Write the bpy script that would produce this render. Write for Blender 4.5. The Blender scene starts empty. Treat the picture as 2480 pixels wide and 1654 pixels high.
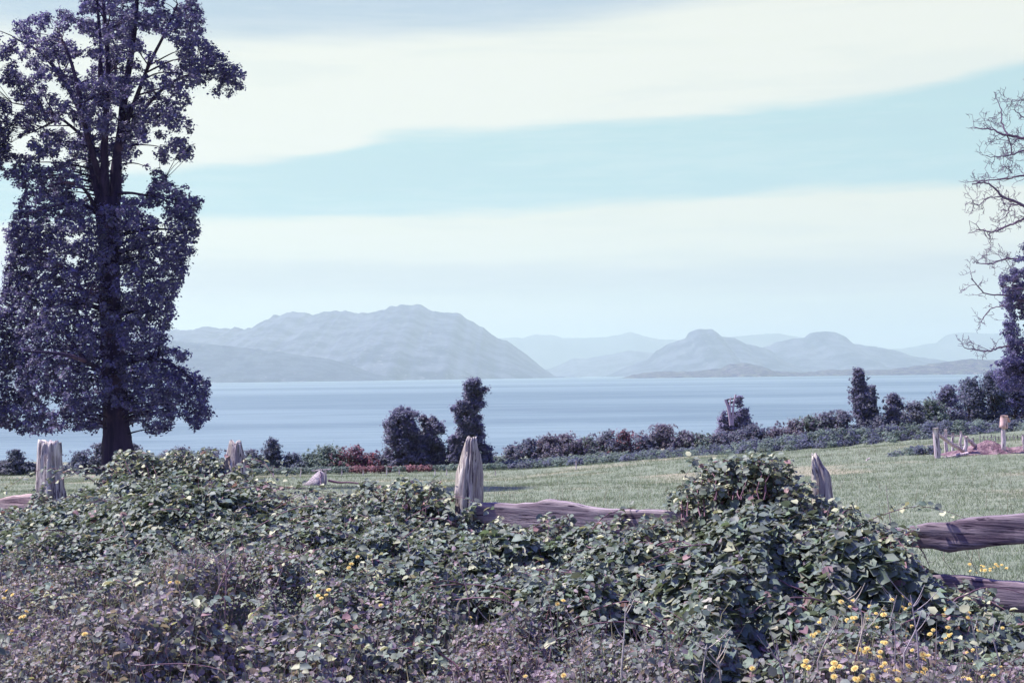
import bpy, math, random
import numpy as np
from mathutils import Vector, Matrix

R = math.radians
scene = bpy.context.scene
col = scene.collection

# ------------------------------------------------------------------ camera
W, H, F = 2480.0, 1654.0, 3444.4          # photograph size and focal length in its pixels
EYE = 1.65
PITCH, ROLL = math.atan(83 / F), R(0.69)
cam_data = bpy.data.cameras.new('camera'); cam = bpy.data.objects.new('camera', cam_data); col.objects.link(cam)
cam_data.lens = 50; cam_data.sensor_width = 36; cam_data.clip_start = 0.1; cam_data.clip_end = 90000
CR = Matrix.Rotation(R(90) + PITCH, 3, 'X') @ Matrix.Rotation(-ROLL, 3, 'Z')
cam.matrix_world = Matrix.Translation((0, 0, EYE)) @ CR.to_4x4()
scene.camera = cam
CRn = np.array(CR)

# ------------------------------------------------------------------ sun, sky, exposure
SUN_H = Vector((-0.93, 0.37, 0)).normalized(); SUN_EL = R(54)
sdir = Vector((SUN_H.x * math.cos(SUN_EL), SUN_H.y * math.cos(SUN_EL), math.sin(SUN_EL)))
sl = bpy.data.lights.new('sun', 'SUN'); sl.energy = 5.0; sl.angle = R(0.5); sl.color = (1.0, 0.96, 0.86)
so = bpy.data.objects.new('sun', sl); col.objects.link(so); so.location = (0, 0, 60)
so.rotation_euler = sdir.to_track_quat('Z', 'Y').to_euler()
scene.view_settings.view_transform = 'Standard'; scene.view_settings.look = 'None'
scene.view_settings.exposure = 0.66; scene.view_settings.gamma = 1.0

def lin(r, g, b):
    f = lambda c: (c / 255 / 12.92) if c / 255 <= .04045 else ((c / 255 + .055) / 1.055) ** 2.4
    return (f(r), f(g), f(b), 1.0)

world = bpy.data.worlds.new("World"); scene.world = world; world.use_nodes = True

class NT:
    """small helper for node trees"""
    def __init__(s, tree): s.t = tree; s.t.nodes.clear()
    def n(s, kind, **kw):
        nd = s.t.nodes.new(kind)
        for k, v in kw.items():
            if k.startswith('i_'): nd.inputs[k[2:].replace('_', ' ')].default_value = v
            else: setattr(nd, k, v)
        return nd
    def l(s, a, b): s.t.links.new(a, b)
    def put(s, sock, v):
        if hasattr(v, 'is_linked') or isinstance(v, bpy.types.NodeSocket): s.l(v, sock)
        elif v is not None: sock.default_value = v
    def math(s, op, a, b=None, c=None, clamp=False):
        nd = s.t.nodes.new('ShaderNodeMath'); nd.operation = op; nd.use_clamp = clamp
        for i, v in enumerate((a, b, c)):
            if v is not None: s.put(nd.inputs[i], v)
        return nd.outputs[0]
    def smooth(s, v, lo, hi, a=0.0, b=1.0):
        nd = s.t.nodes.new('ShaderNodeMapRange'); nd.interpolation_type = 'SMOOTHSTEP'
        for i, q in enumerate((v, lo, hi, a, b)): s.put(nd.inputs[i], q)
        return nd.outputs[0]
    def mix(s, f, a, b, blend='MIX'):
        nd = s.t.nodes.new('ShaderNodeMix'); nd.data_type = 'RGBA'; nd.blend_type = blend
        s.put(nd.inputs[0], f); s.put(nd.inputs[6], a); s.put(nd.inputs[7], b)
        return nd.outputs[2]
    def noise(s, vec, scale, detail=3, rough=.5, dist=0.0):
        nd = s.t.nodes.new('ShaderNodeTexNoise')
        if vec is not None: s.l(vec, nd.inputs['Vector'])
        nd.inputs['Scale'].default_value = scale; nd.inputs['Detail'].default_value = detail
        nd.inputs['Roughness'].default_value = rough; nd.inputs['Distortion'].default_value = dist
        return nd.outputs['Fac']
    def map(s, vec, scale=(1, 1, 1), rot=(0, 0, 0)):
        nd = s.t.nodes.new('ShaderNodeMapping'); s.l(vec, nd.inputs['Vector'])
        nd.inputs['Scale'].default_value = scale; nd.inputs['Rotation'].default_value = rot
        return nd.outputs[0]

def elev(x, y): return (910 - 0.012 * (x - 1240) - y) / F   # height above the horizon of a photo pixel
t = NT(world.node_tree)
tc = t.n('ShaderNodeTexCoord'); sep = t.n('ShaderNodeSeparateXYZ'); t.l(tc.outputs['Generated'], sep.inputs[0])
az = t.math('ARCTAN2', sep.outputs[0], sep.outputs[1])
el = t.math('ARCSINE', sep.outputs[2])
comb = t.n('ShaderNodeCombineXYZ'); t.l(az, comb.inputs[0]); t.l(el, comb.inputs[1])
warp = t.noise(t.map(comb.outputs[0], (3, 26, 1), (0, 0, R(-2))), 2.2, 5, .55)
warp2 = t.noise(t.map(comb.outputs[0], (2.2, 9, 1), (0, 0, R(-4))), 1.6, 3, .5)
e1 = t.math('ADD', el, t.math('MULTIPLY', t.math('SUBTRACT', warp, .5), .022))
e1 = t.math('ADD', e1, t.math('MULTIPLY', t.math('SUBTRACT', warp2, .5), .02))
a01 = t.math('ADD', t.math('MULTIPLY', az, 1.0 / 1.2), 0.5, clamp=True)   # azimuth -0.6..0.6 rad -> 0..1
def edge(points):
    """height of a cloud edge as a curve over azimuth; points are photo pixels"""
    nd = t.n('ShaderNodeFloatCurve'); c = nd.mapping.curves[0]
    nd.mapping.use_clip = False
    pts = sorted((math.atan((x - 1240) / F) / 1.2 + .5, elev(x, y)) for x, y in points)
    c.points[0].location = (0, pts[0][1]); c.points[1].location = (1, pts[-1][1])
    for p in pts: c.points.new(*p)
    nd.mapping.update(); t.l(a01, nd.inputs['Value'])
    return nd.outputs[0]
def above(curve, soft): return t.smooth(t.math('SUBTRACT', e1, curve), -soft, soft)
c_low, c_mauve, c_white2 = lin(231, 242, 231), lin(217, 226, 224), lin(244, 247, 232)
c_cyan, c_white, c_grey = lin(188, 225, 230), lin(246, 249, 238), lin(186, 208, 224)
c = t.mix(t.smooth(e1, elev(1240, 900), elev(1240, 760)), lin(216, 239, 242), c_low)
c = t.mix(above(edge([(0, 715), (1240, 715), (2480, 700)]), .008), c, c_mauve)
c = t.mix(above(edge([(0, 640), (1240, 640), (2480, 620)]), .010), c, c_white2)
c = t.mix(above(edge([(0, 570), (450, 550), (1240, 505), (2480, 475)]), .0055), c, c_cyan)
c = t.mix(above(edge([(0, 430), (450, 425), (800, 385), (950, 335), (1240, 312), (1700, 292), (2100, 262), (2480, 205)]), .0055), c, c_white)
c = t.mix(above(edge([(0, 120), (500, 110), (1000, 95), (1700, 30), (2480, -40)]), .012), c, c_grey)
wisp = t.noise(t.map(comb.outputs[0], (9, 95, 1), (0, 0, R(-3))), 2.0, 7, .66, .3)
wisp2 = t.noise(t.map(comb.outputs[0], (3, 30, 1), (0, 0, R(-3))), 1.3, 5, .6, .4)
c = t.mix(t.math('MULTIPLY', t.smooth(t.math('ADD', t.math('MULTIPLY', wisp, .5), t.math('MULTIPLY', wisp2, .5)), .42, .62), .16), c, lin(252, 253, 250))
c = t.mix(t.math('MULTIPLY', t.smooth(wisp2, .50, .36), .14), c, lin(196, 218, 228))
sky = t.n('ShaderNodeTexSky', sky_type='NISHITA', sun_disc=False, sun_elevation=SUN_EL,
          sun_rotation=math.atan2(sdir.x, sdir.y), altitude=250, air_density=1.0, dust_density=1.2, ozone_density=2.5)
skyd = t.mix(1.0, sky.outputs[0], (0.100, 0.088, 0.28, 1), 'MULTIPLY')
c = t.mix(t.smooth(el, .24, .48), c, skyd)
bg = t.n('ShaderNodeBackground'); t.l(c, bg.inputs[0]); bg.inputs[1].default_value = 0.60
out = t.n('ShaderNodeOutputWorld'); t.l(bg.outputs[0], out.inputs[0])

# ------------------------------------------------------------------ helpers
def at(x, y, Y):
    """the point at depth Y seen at photo pixel (x, y)"""
    d = CRn @ np.array([(x - W / 2) / F, (H / 2 - y) / F, -1.0])
    return np.array([0, 0, EYE]) + d * (Y / d[1])

def tag(o, label=None, cat=None, group=None, kind=None):
    if label: o['label'] = label
    if cat: o['category'] = cat
    if group: o['group'] = group
    if kind: o['kind'] = kind
    return o

def empty(name, loc, label, cat, group=None):
    o = bpy.data.objects.new(name, None); o.location = tuple(map(float, loc)); o.empty_display_size = .2
    col.objects.link(o); tag(o, label, cat, group)
    return o

class MB:
    """collects vertices, faces and per-vertex tint; builds ONE mesh object"""
    def __init__(s): s.V = []; s.F = {3: [], 4: []}; s.M = {3: [], 4: []}; s.C = []; s.nv = 0
    def add(s, V, F, C=None, m=0):
        V = np.asarray(V, float).reshape(-1, 3); F = np.asarray(F, int)
        s.V.append(V); k = F.shape[1]; s.F[k].append(F + s.nv); s.M[k].append(np.full(len(F), m))
        if C is None: C = np.ones((len(V), 3))
        C = np.broadcast_to(np.asarray(C, float), (len(V), 3)); s.C.append(C); s.nv += len(V)
    def add_more(s, F, m=0):
        F = np.asarray(F, int); s.F[F.shape[1]].append(F); s.M[F.shape[1]].append(np.full(len(F), m))
    def build(s, name, mats, parent=None, smooth=False, loc=None):
        V = np.concatenate(s.V)
        if loc is None and parent is not None: loc = (0, 0, 0); V = V - np.array(parent.location)
        elif loc is not None: V = V - np.array(loc)
        me = bpy.data.meshes.new(name); me.vertices.add(len(V)); me.vertices.foreach_set('co', V.astype(np.float32).ravel())
        idx, tot, mi = [], [], []
        for k in (3, 4):
            if s.F[k]:
                f = np.concatenate(s.F[k]); idx.append(f.ravel()); tot.append(np.full(len(f), k)); mi.append(np.concatenate(s.M[k]))
        idx = np.concatenate(idx); tot = np.concatenate(tot); mi = np.concatenate(mi)
        me.loops.add(len(idx)); me.loops.foreach_set('vertex_index', idx.astype(np.int32))
        me.polygons.add(len(tot)); st = np.concatenate([[0], np.cumsum(tot)[:-1]])
        me.polygons.foreach_set('loop_start', st.astype(np.int32)); me.polygons.foreach_set('loop_total', tot.astype(np.int32))
        me.polygons.foreach_set('material_index', mi.astype(np.int32))
        if smooth: me.polygons.foreach_set('use_smooth', np.ones(len(tot), bool))
        a = me.color_attributes.new('tint', 'FLOAT_COLOR', 'POINT')
        C = np.concatenate(s.C); a.data.foreach_set('color', np.concatenate([C, np.ones((len(C), 1))], 1).astype(np.float32).ravel())
        me.update(calc_edges=True); me.validate()
        for m in (mats if isinstance(mats, (list, tuple)) else [mats]): me.materials.append(m)
        o = bpy.data.objects.new(name, me); col.objects.link(o)
        if loc is not None: o.location = tuple(map(float, loc))
        if parent is not None: o.parent = parent
        return o

def hash3(i, seed):
    i = i.astype(np.int64)
    h = (i[..., 0] * 374761393 + i[..., 1] * 668265263 + i[..., 2] * 2147483647 + seed * 1274126177) & 0xffffffff
    h = ((h ^ (h >> 13)) * 1274126177) & 0xffffffff
    h = ((h ^ (h >> 15)) * 2246822519) & 0xffffffff
    return ((h ^ (h >> 16)) & 0xffffff) / float(0xffffff)
def vnoise(p, seed=0):
    p = np.asarray(p, float); i = np.floor(p); f = p - i; f = f * f * (3 - 2 * f); r = 0
    for dx in (0, 1):
        for dy in (0, 1):
            for dz in (0, 1):
                w = (f[..., 0] if dx else 1 - f[..., 0]) * (f[..., 1] if dy else 1 - f[..., 1]) * (f[..., 2] if dz else 1 - f[..., 2])
                r = r + w * hash3(i + np.array([dx, dy, dz]), seed)
    return r
def fbm(p, octs=4, seed=0, gain=.5):
    p = np.asarray(p, float); a, s, n = 1.0, 0, 0
    for k in range(octs): s = s + a * vnoise(p * 2.0 ** k + 17.3 * k, seed + k); n += a; a *= gain
    return s / n
def n2(x, y, seed=0, octs=3): return fbm(np.stack([np.asarray(x, float), np.asarray(y, float), np.zeros_like(np.asarray(x, float))], -1), octs, seed)

def sstep(a, b, x):
    q = np.clip((x - a) / (b - a), 0, 1); return q * q * (3 - 2 * q)

def tube(mb, pts, rad, sides=7, C=(1, 1, 1), m=0, cap=False, rough=0.0, seed=0):
    P = np.asarray(pts, float); r = np.atleast_1d(np.asarray(rad, float)); r = np.interp(np.linspace(0, 1, len(P)), np.linspace(0, 1, len(r)), r) if len(r) > 1 else np.full(len(P), r[0])
    T = np.gradient(P, axis=0); T /= np.linalg.norm(T, axis=1)[:, None] + 1e-9
    ref = np.array([0, 1.0, 0]) if abs(T[:, 1]).mean() < .8 else np.array([1.0, 0, 0])
    A = np.cross(T, ref); A /= np.linalg.norm(A, axis=1)[:, None] + 1e-9; B = np.cross(T, A)
    th = np.linspace(0, 2 * np.pi, sides, endpoint=False)
    rr = r[:, None] * np.ones((1, sides))
    if rough:
        gx = np.stack([np.cos(th)[None] * 2.2 + 0 * rr, np.sin(th)[None] * 2.2 + 0 * rr, np.arange(len(P))[:, None] * .35 + 0 * rr], -1)
        rr = rr * (1 + rough * (fbm(gx, 2, seed) - .5) * 2)
    V = P[:, None] + rr[..., None] * (np.cos(th)[None, :, None] * A[:, None] + np.sin(th)[None, :, None] * B[:, None])
    n = len(P); i = np.arange(n - 1)[:, None] * sides; j = np.arange(sides)[None]; k = (j + 1) % sides
    Fq = np.stack([i + j, i + k, i + sides + k, i + sides + j], -1).reshape(-1, 4)
    mb.add(V.reshape(-1, 3), Fq, C, m)

def spline(pts, n=12):
    """smooth curve through points (with radius or other columns kept)"""
    P = np.asarray(pts, float)
    if len(P) < 3: 
        q = np.linspace(0, 1, n)[:, None]; return P[0] * (1 - q) + P[-1] * q
    E = np.concatenate([[2 * P[0] - P[1]], P, [2 * P[-1] - P[-2]]]); o = []
    k = max(2, int(round(n / (len(P) - 1))))
    for i in range(len(P) - 1):
        p0, p1, p2, p3 = E[i:i + 4]
        for u in np.linspace(0, 1, k, endpoint=False):
            o.append(.5 * ((2 * p1) + (-p0 + p2) * u + (2 * p0 - 5 * p1 + 4 * p2 - p3) * u * u + (-p0 + 3 * p1 - 3 * p2 + p3) * u ** 3))
    o.append(P[-1]); return np.array(o)

def frames(N, rng):
    N = N / (np.linalg.norm(N, axis=1)[:, None] + 1e-9)
    r = rng.normal(size=N.shape); T = r - (r * N).sum(1)[:, None] * N; T /= np.linalg.norm(T, axis=1)[:, None] + 1e-9
    return N, T, np.cross(N, T)

def leaf_cards(mb, P, N, size, aspect, C, rng, m=0, T=None):
    """small pointed two-face leaves, folded along the middle"""
    N, T0, B = frames(N, rng)
    if T is not None:
        T0 = T - (T * N).sum(1)[:, None] * N; T0 /= np.linalg.norm(T0, axis=1)[:, None] + 1e-9; B = np.cross(N, T0)
    s = np.asarray(size)[:, None]; a = np.broadcast_to(aspect, (len(P),))[:, None]
    n = len(P)
    V = np.stack([P - T0 * s * .5, P + B * s * a * .5 - T0 * s * .06 + N * s * .10, P + T0 * s * .5 - N * s * .06, P - B * s * a * .5 - T0 * s * .06 + N * s * .10], 1)
    o = np.arange(n)[:, None] * 4
    F = np.concatenate([o + [0, 1, 2], o + [0, 2, 3]])
    mb.add(V.reshape(-1, 3), F, np.repeat(C, 4, 0), m)

def leaf_full(mb, P, N, T, size, aspect, C, rng, m=0):
    """broad leaf: eight vertices, folded midrib, drooping pointed tip"""
    N = N / (np.linalg.norm(N, axis=1)[:, None] + 1e-9)
    T = T - (T * N).sum(1)[:, None] * N; T /= np.linalg.norm(T, axis=1)[:, None] + 1e-9; B = np.cross(N, T)
    n = len(P); s = np.asarray(size)[:, None]; a = np.broadcast_to(aspect, (n,))[:, None] * s * .5
    fold = rng.uniform(.02, .26, (n, 1)) * s; droop = rng.uniform(-.02, .22, (n, 1)) * s; tw = rng.uniform(-.08, .08, (n, 1)) * s
    V = np.stack([P, P + T * s * .30 , P + T * s * .70 - N * droop * .35, P + T * s - N * droop,
                  P + T * s * .20 + B * a * .92 + N * (fold + tw), P + T * s * .68 + B * a * .90 + N * (fold - droop * .3 + tw),
                  P + T * s * .20 - B * a * .92 + N * (fold - tw), P + T * s * .68 - B * a * .90 + N * (fold - droop * .3 - tw)], 1)
    o = np.arange(n)[:, None] * 8; b = mb.nv
    mb.add(V.reshape(-1, 3), np.concatenate([o + [0, 1, 4], o + [5, 2, 3], o + [0, 6, 1], o + [2, 7, 3]]), np.repeat(C, 8, 0), m)
    mb.add_more(np.concatenate([b + o + [4, 1, 2, 5], b + o + [1, 6, 7, 2]]), m)

# ------------------------------------------------------------------ materials
def material(name):
    m = bpy.data.materials.new(name); m.use_nodes = True
    return m, NT(m.node_tree)

def leaf_mat(name, rough=.5, spec=.35, trans=.35, tcol=(1.25, 1.3, .75), var=.25, vscale=9.0):
    m, t = material(name)
    at_ = t.n('ShaderNodeAttribute', attribute_name='tint')
    tc = t.n('ShaderNodeTexCoord')
    nz = t.noise(tc.outputs['Object'], vscale, 3, .6)
    k = t.math('ADD', t.math('MULTIPLY', t.math('SUBTRACT', nz, .5), 2 * var), 1.0)
    vm = t.n('ShaderNodeVectorMath', operation='SCALE'); t.l(at_.outputs['Color'], vm.inputs[0]); t.l(k, vm.inputs['Scale'])
    p = t.n('ShaderNodeBsdfPrincipled'); t.l(vm.outputs[0], p.inputs['Base Color'])
    p.inputs['Roughness'].default_value = rough; p.inputs['Specular IOR Level'].default_value = spec
    tr = t.n('ShaderNodeBsdfTranslucent')
    vt = t.n('ShaderNodeVectorMath', operation='MULTIPLY'); t.l(vm.outputs[0], vt.inputs[0]); vt.inputs[1].default_value = tcol
    t.l(vt.outputs[0], tr.inputs['Color'])
    mx = t.n('ShaderNodeMixShader'); mx.inputs[0].default_value = trans
    t.l(p.outputs[0], mx.inputs[1]); t.l(tr.outputs[0], mx.inputs[2])
    o = t.n('ShaderNodeOutputMaterial'); t.l(mx.outputs[0], o.inputs[0])
    return m

def wood_mat(name, ca, cb, cc, along='Z', scale=1.0, bump=.6, rough=.85):
    """weathered split timber: long grain, dark cracks, pale and lichened patches"""
    m, t = material(name)
    tc = t.n('ShaderNodeTexCoord')
    S = {'Z': (22, 22, 1.6), 'X': (1.6, 22, 22)}[along]
    vo = tc.outputs['Object'] if along == 'Z' else t.map(tc.outputs['Object'], (1, 1, 1), (0, 0, R(32.3)))
    v = t.map(vo, tuple(q * scale for q in S))
    g = t.noise(v, 1.0, 6, .65, .4); g2 = t.noise(v, 1.7, 4, .7); big = t.noise(tc.outputs['Object'], 5.0 * scale, 4, .6)
    f = t.smooth(g, .34, .66); c = t.mix(f, ca, cb)
    c = t.mix(t.smooth(big, .52, .72), c, cc)
    c = t.mix(t.smooth(g2, .46, .37), c, (.045, .028, .055, 1))
    c = t.mix(1.0, c, t.n('ShaderNodeAttribute', attribute_name='tint').outputs['Color'], 'MULTIPLY')
    p = t.n('ShaderNodeBsdfPrincipled'); t.l(c, p.inputs['Base Color']); p.inputs['Roughness'].default_value = rough
    p.inputs['Specular IOR Level'].default_value = .2
    b = t.n('ShaderNodeBump'); b.inputs['Strength'].default_value = bump; b.inputs['Distance'].default_value = .012 / scale
    t.l(t.math('ADD', g, t.math('MULTIPLY', g2, .6)), b.inputs['Height']); t.l(b.outputs[0], p.inputs['Normal'])
    o = t.n('ShaderNodeOutputMaterial'); t.l(p.outputs[0], o.inputs[0])
    return m

M_bramble = leaf_mat('bramble_leaf', .55, .35, .20, (1.45, 1.4, .95), .3, 30)
M_weed = leaf_mat('weed_leaf', .55, .35, .30, (1.3, 1.3, .8), .3, 25)
M_cane = leaf_mat('cane', .6, .3, .0, (1, 1, 1), .3, 12)
M_tree = leaf_mat('tree_leaf', .55, .3, .38, (1.15, 1.15, 1.0), .3, 1.1)
M_hedge = leaf_mat('hedge_leaf', .6, .25, .50, (1.25, 1.25, 1.1), .3, .8)
M_grass = leaf_mat('grass_blade', .6, .25, .35, (1.1, 1.15, .8), .2, 1.0)
M_petal = leaf_mat('petal', .6, .2, .35, (1.1, 1.0, .7), .15, 60)
M_bark = wood_mat('bark', (.022, .014, .040, 1), (.060, .038, .075, 1), (.17, .10, .12, 1), 'Z', .16, .8)
M_twig = leaf_mat('twig_bark', .8, .15, .0, (1, 1, 1), .3, 3)
M_post = wood_mat('weathered_post', (.22, .17, .19, 1), (.70, .63, .59, 1), (.50, .45, .44, 1), 'Z', 1.0, 1.0)
M_rail = wood_mat('weathered_rail', (.16, .12, .155, 1), (.47, .40, .42, 1), (.34, .285, .31, 1), 'X', 1.0, .9)
M_farwood = wood_mat('grey_far_timber', (.45, .36, .42, 1), (.75, .66, .68, 1), (.60, .50, .52, 1), 'Z', .5, .3)

# ------------------------------------------------------------------ terrain
LAKE = -20.5
def ground(X, Y):
    X = np.asarray(X, float); Y = np.asarray(Y, float)
    Yc = np.clip(Y, -40, 92)
    z = .15 - .05 * Yc + np.clip(X, 0, 70) * .00080 * np.clip(Yc, 0, 92)
    z = z + (n2(X * .12, Y * .12, 5) - .5) * .5 * sstep(14, 40, Y)
    z = z - sstep(96, 330, Y) * 26
    return z

def grid_mesh(xs, ys, zf):
    X, Y = np.meshgrid(xs, ys); Z = zf(X, Y)
    V = np.stack([X, Y, Z], -1).reshape(-1, 3); nx, ny = len(xs), len(ys)
    i = np.arange(ny - 1)[:, None] * nx; j = np.arange(nx - 1)[None]
    F = np.stack([i + j, i + j + 1, i + nx + j + 1, i + nx + j], -1).reshape(-1, 4)
    return V, F

m, t = material('pasture')
tc = t.n('ShaderNodeTexCoord')
g1 = t.noise(tc.outputs['Object'], .10, 4, .6); g2_ = t.noise(tc.outputs['Object'], 1.3, 5, .7); g3 = t.noise(tc.outputs['Object'], 14, 3, .6)
c = t.mix(t.smooth(g2_, .35, .65), (.165, .195, .140, 1), (.230, .255, .190, 1))
c = t.mix(t.smooth(g1, .50, .68), c, (.33, .30, .22, 1))
c = t.mix(t.smooth(g3, .58, .72), c, (.20, .17, .15, 1))
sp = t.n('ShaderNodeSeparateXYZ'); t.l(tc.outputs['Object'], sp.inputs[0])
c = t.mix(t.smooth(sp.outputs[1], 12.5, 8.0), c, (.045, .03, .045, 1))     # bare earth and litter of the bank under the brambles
p = t.n('ShaderNodeBsdfPrincipled'); t.l(c, p.inputs['Base Color']); p.inputs['Roughness'].default_value = .95; p.inputs['Specular IOR Level'].default_value = .1
b = t.n('ShaderNodeBump'); b.inputs['Strength'].default_value = .5; b.inputs['Distance'].default_value = .06
t.l(g3, b.inputs['Height']); t.l(b.outputs[0], p.inputs['Normal'])
o = t.n('ShaderNodeOutputMaterial'); t.l(p.outputs[0], o.inputs[0]); M_field = m

xs = np.concatenate([np.linspace(-3000, -120, 25), np.linspace(-110, 110, 221), np.linspace(120, 3000, 25)])
ys = np.concatenate([np.linspace(-400, -20, 12), np.linspace(-16, 120, 180), np.linspace(124, 420, 40)])
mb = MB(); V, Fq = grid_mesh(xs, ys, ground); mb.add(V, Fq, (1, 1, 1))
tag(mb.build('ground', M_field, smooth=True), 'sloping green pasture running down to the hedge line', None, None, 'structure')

# lake
m, t = material('lake_water')
tc = t.n('ShaderNodeTexCoord')
v1 = t.map(tc.outputs['Object'], (.00035, .0030, 1), (0, 0, R(2)))
bands = t.noise(v1, 1.0, 5, .62, .6)
sp = t.n('ShaderNodeSeparateXYZ'); t.l(tc.outputs['Object'], sp.inputs[0])
lg = t.math('LOGARITHM', t.math('MAXIMUM', sp.outputs[1], 50.0), 2.718)      # wind streaks widen with distance
cb_ = t.n('ShaderNodeCombineXYZ'); t.l(t.math('DIVIDE', sp.outputs[0], t.math('MAXIMUM', sp.outputs[1], 50.0)), cb_.inputs[0]); t.l(lg, cb_.inputs[1])
st1 = t.noise(t.map(cb_.outputs[0], (1.2, 3.2, 1), (0, 0, R(4))), 1.0, 5, .6, .5)
st2 = t.noise(t.map(cb_.outputs[0], (7, 60, 1), (0, 0, R(1))), 1.0, 5, .75, .5)
calm = t.math('ADD', t.math('MULTIPLY', t.smooth(st1, .36, .66), .62), t.math('MULTIPLY', t.smooth(st2, .38, .62), .38))
c = t.mix(calm, (.115, .172, .198, 1), (.19, .265, .285, 1))
wv = t.noise(t.map(tc.outputs['Object'], (.12, .7, 1)), 1.0, 4, .65)
p = t.n('ShaderNodeBsdfPrincipled'); t.l(c, p.inputs['Base Color']); t.l(t.smooth(calm, 0, 1, .55, .38), p.inputs['Roughness'])
p.inputs['IOR'].default_value = 1.33; p.inputs['Specular IOR Level'].default_value = .35
b = t.n('ShaderNodeBump'); b.inputs['Strength'].default_value = .6; b.inputs['Distance'].default_value = .5
t.l(wv, b.inputs['Height']); t.l(b.outputs[0], p.inputs['Normal'])
o = t.n('ShaderNodeOutputMaterial'); t.l(p.outputs[0], o.inputs[0])
mb = MB(); V, Fq = grid_mesh(np.linspace(-24000, 24000, 9), np.linspace(250, 30000, 9), lambda X, Y: X * 0 + LAKE); mb.add(V, Fq)
tag(mb.build('lake', m), 'wide blue lake with wind streaks', None, None, 'structure')

# ------------------------------------------------------------------ far hills
def hill_mat(name, ca, cb, cc=None, scale=.002, snow=None):
    m, t = material(name)
    tc = t.n('ShaderNodeTexCoord')
    a = t.noise(tc.outputs['Object'], scale, 6, .6); b_ = t.noise(tc.outputs['Object'], scale * 5, 4, .7)
    c = t.mix(t.smooth(a, .38, .62), ca, cb)
    if cc: c = t.mix(t.smooth(b_, .58, .70), c, cc)
    if snow:
        sp = t.n('ShaderNodeSeparateXYZ'); t.l(tc.outputs['Object'], sp.inputs[0])
        hh = t.math('ADD', sp.outputs[2], t.math('MULTIPLY', b_, 700.0))
        c = t.mix(t.smooth(hh, snow, snow + 120), c, (.9, .9, .95, 1))
    p = t.n('ShaderNodeBsdfPrincipled'); t.l(c, p.inputs['Base Color']); p.inputs['Roughness'].default_value = 1; p.inputs['Specular IOR Level'].default_value = .05
    o = t.n('ShaderNodeOutputMaterial'); t.l(p.outputs[0], o.inputs[0]); return m

def ridge(name, label, outline, D, depth, mat, seed, rough=.35, nu=260, nv=44, jag=2.0, front=1.35):
    """a hill range in the round: its skyline runs over the crest, spurs and gullies fall to the water on both sides"""
    ox = np.array([p[0] for p in outline], float); oy = np.array([p[1] for p in outline], float)
    px = np.linspace(ox[0], ox[-1], nu); py = np.interp(px, ox, oy)
    py = py - (fbm(np.stack([px * .075, px * 0, px * 0], -1), 4, seed) - .5) * jag * 2
    crest = np.array([at(a, b, D) for a, b in zip(px, py)])
    hgt = np.maximum(crest[:, 2] - LAKE, 2)
    v = np.linspace(-1, 1, nv); Vv, U = np.meshgrid(v, np.arange(nu), indexing='ij')
    X = crest[:, 0][U] * (1 + .0 * Vv); 
    dl = depth * np.clip(.45 + .55 * hgt[U] / hgt.max(), .3, 1)
    Y = D + Vv * dl
    sp_ = fbm(np.stack([X / (depth * .30), Y / (depth * 1.4), X * 0], -1), 4, seed + 9)
    fall = (1 - np.abs(Vv) ** front)
    away = np.abs(Vv) ** .6 * (1 - np.abs(Vv) ** 3)
    Z = LAKE + hgt[U] * np.clip(fall * (1 - rough * 1.7 * away * (1 - sp_)), 0, None) - 14 * sstep(.93, 1, np.abs(Vv)) - .5
    V = np.stack([X, Y, Z], -1).reshape(-1, 3)
    i = np.arange(nv - 1)[:, None] * nu; j = np.arange(nu - 1)[None]
    Fq = np.stack([i + j, i + j + 1, i + nu + j + 1, i + nu + j], -1).reshape(-1, 4)
    mb = MB(); mb.add(V, Fq)
    return tag(mb.build(name, mat, smooth=True), label, None, None, 'structure')

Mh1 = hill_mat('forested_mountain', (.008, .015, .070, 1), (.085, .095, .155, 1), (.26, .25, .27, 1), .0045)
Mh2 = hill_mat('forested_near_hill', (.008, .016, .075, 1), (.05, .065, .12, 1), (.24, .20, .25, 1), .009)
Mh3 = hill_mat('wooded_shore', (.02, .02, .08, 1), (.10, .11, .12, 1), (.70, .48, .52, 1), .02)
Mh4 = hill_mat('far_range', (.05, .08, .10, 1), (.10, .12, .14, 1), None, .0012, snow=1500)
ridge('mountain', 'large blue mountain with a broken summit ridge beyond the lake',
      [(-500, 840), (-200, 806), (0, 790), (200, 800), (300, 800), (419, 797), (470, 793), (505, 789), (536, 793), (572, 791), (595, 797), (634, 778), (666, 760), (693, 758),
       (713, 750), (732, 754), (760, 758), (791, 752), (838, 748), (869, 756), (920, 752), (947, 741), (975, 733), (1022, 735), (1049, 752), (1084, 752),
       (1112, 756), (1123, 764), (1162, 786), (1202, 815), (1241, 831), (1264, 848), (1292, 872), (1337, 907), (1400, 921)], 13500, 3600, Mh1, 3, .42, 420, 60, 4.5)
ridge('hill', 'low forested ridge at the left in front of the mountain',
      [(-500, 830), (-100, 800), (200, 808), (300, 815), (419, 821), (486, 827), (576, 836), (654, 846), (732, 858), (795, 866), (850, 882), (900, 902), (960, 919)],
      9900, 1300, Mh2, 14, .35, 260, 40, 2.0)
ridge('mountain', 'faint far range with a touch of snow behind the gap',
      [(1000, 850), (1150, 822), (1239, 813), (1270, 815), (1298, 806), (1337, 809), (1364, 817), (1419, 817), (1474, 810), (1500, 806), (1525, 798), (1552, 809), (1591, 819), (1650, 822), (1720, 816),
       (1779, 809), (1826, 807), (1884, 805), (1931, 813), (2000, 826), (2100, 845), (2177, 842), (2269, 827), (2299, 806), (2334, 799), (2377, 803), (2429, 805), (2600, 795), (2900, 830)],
      25500, 3200, Mh4, 21, .3, 300, 30, 2.5)
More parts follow.
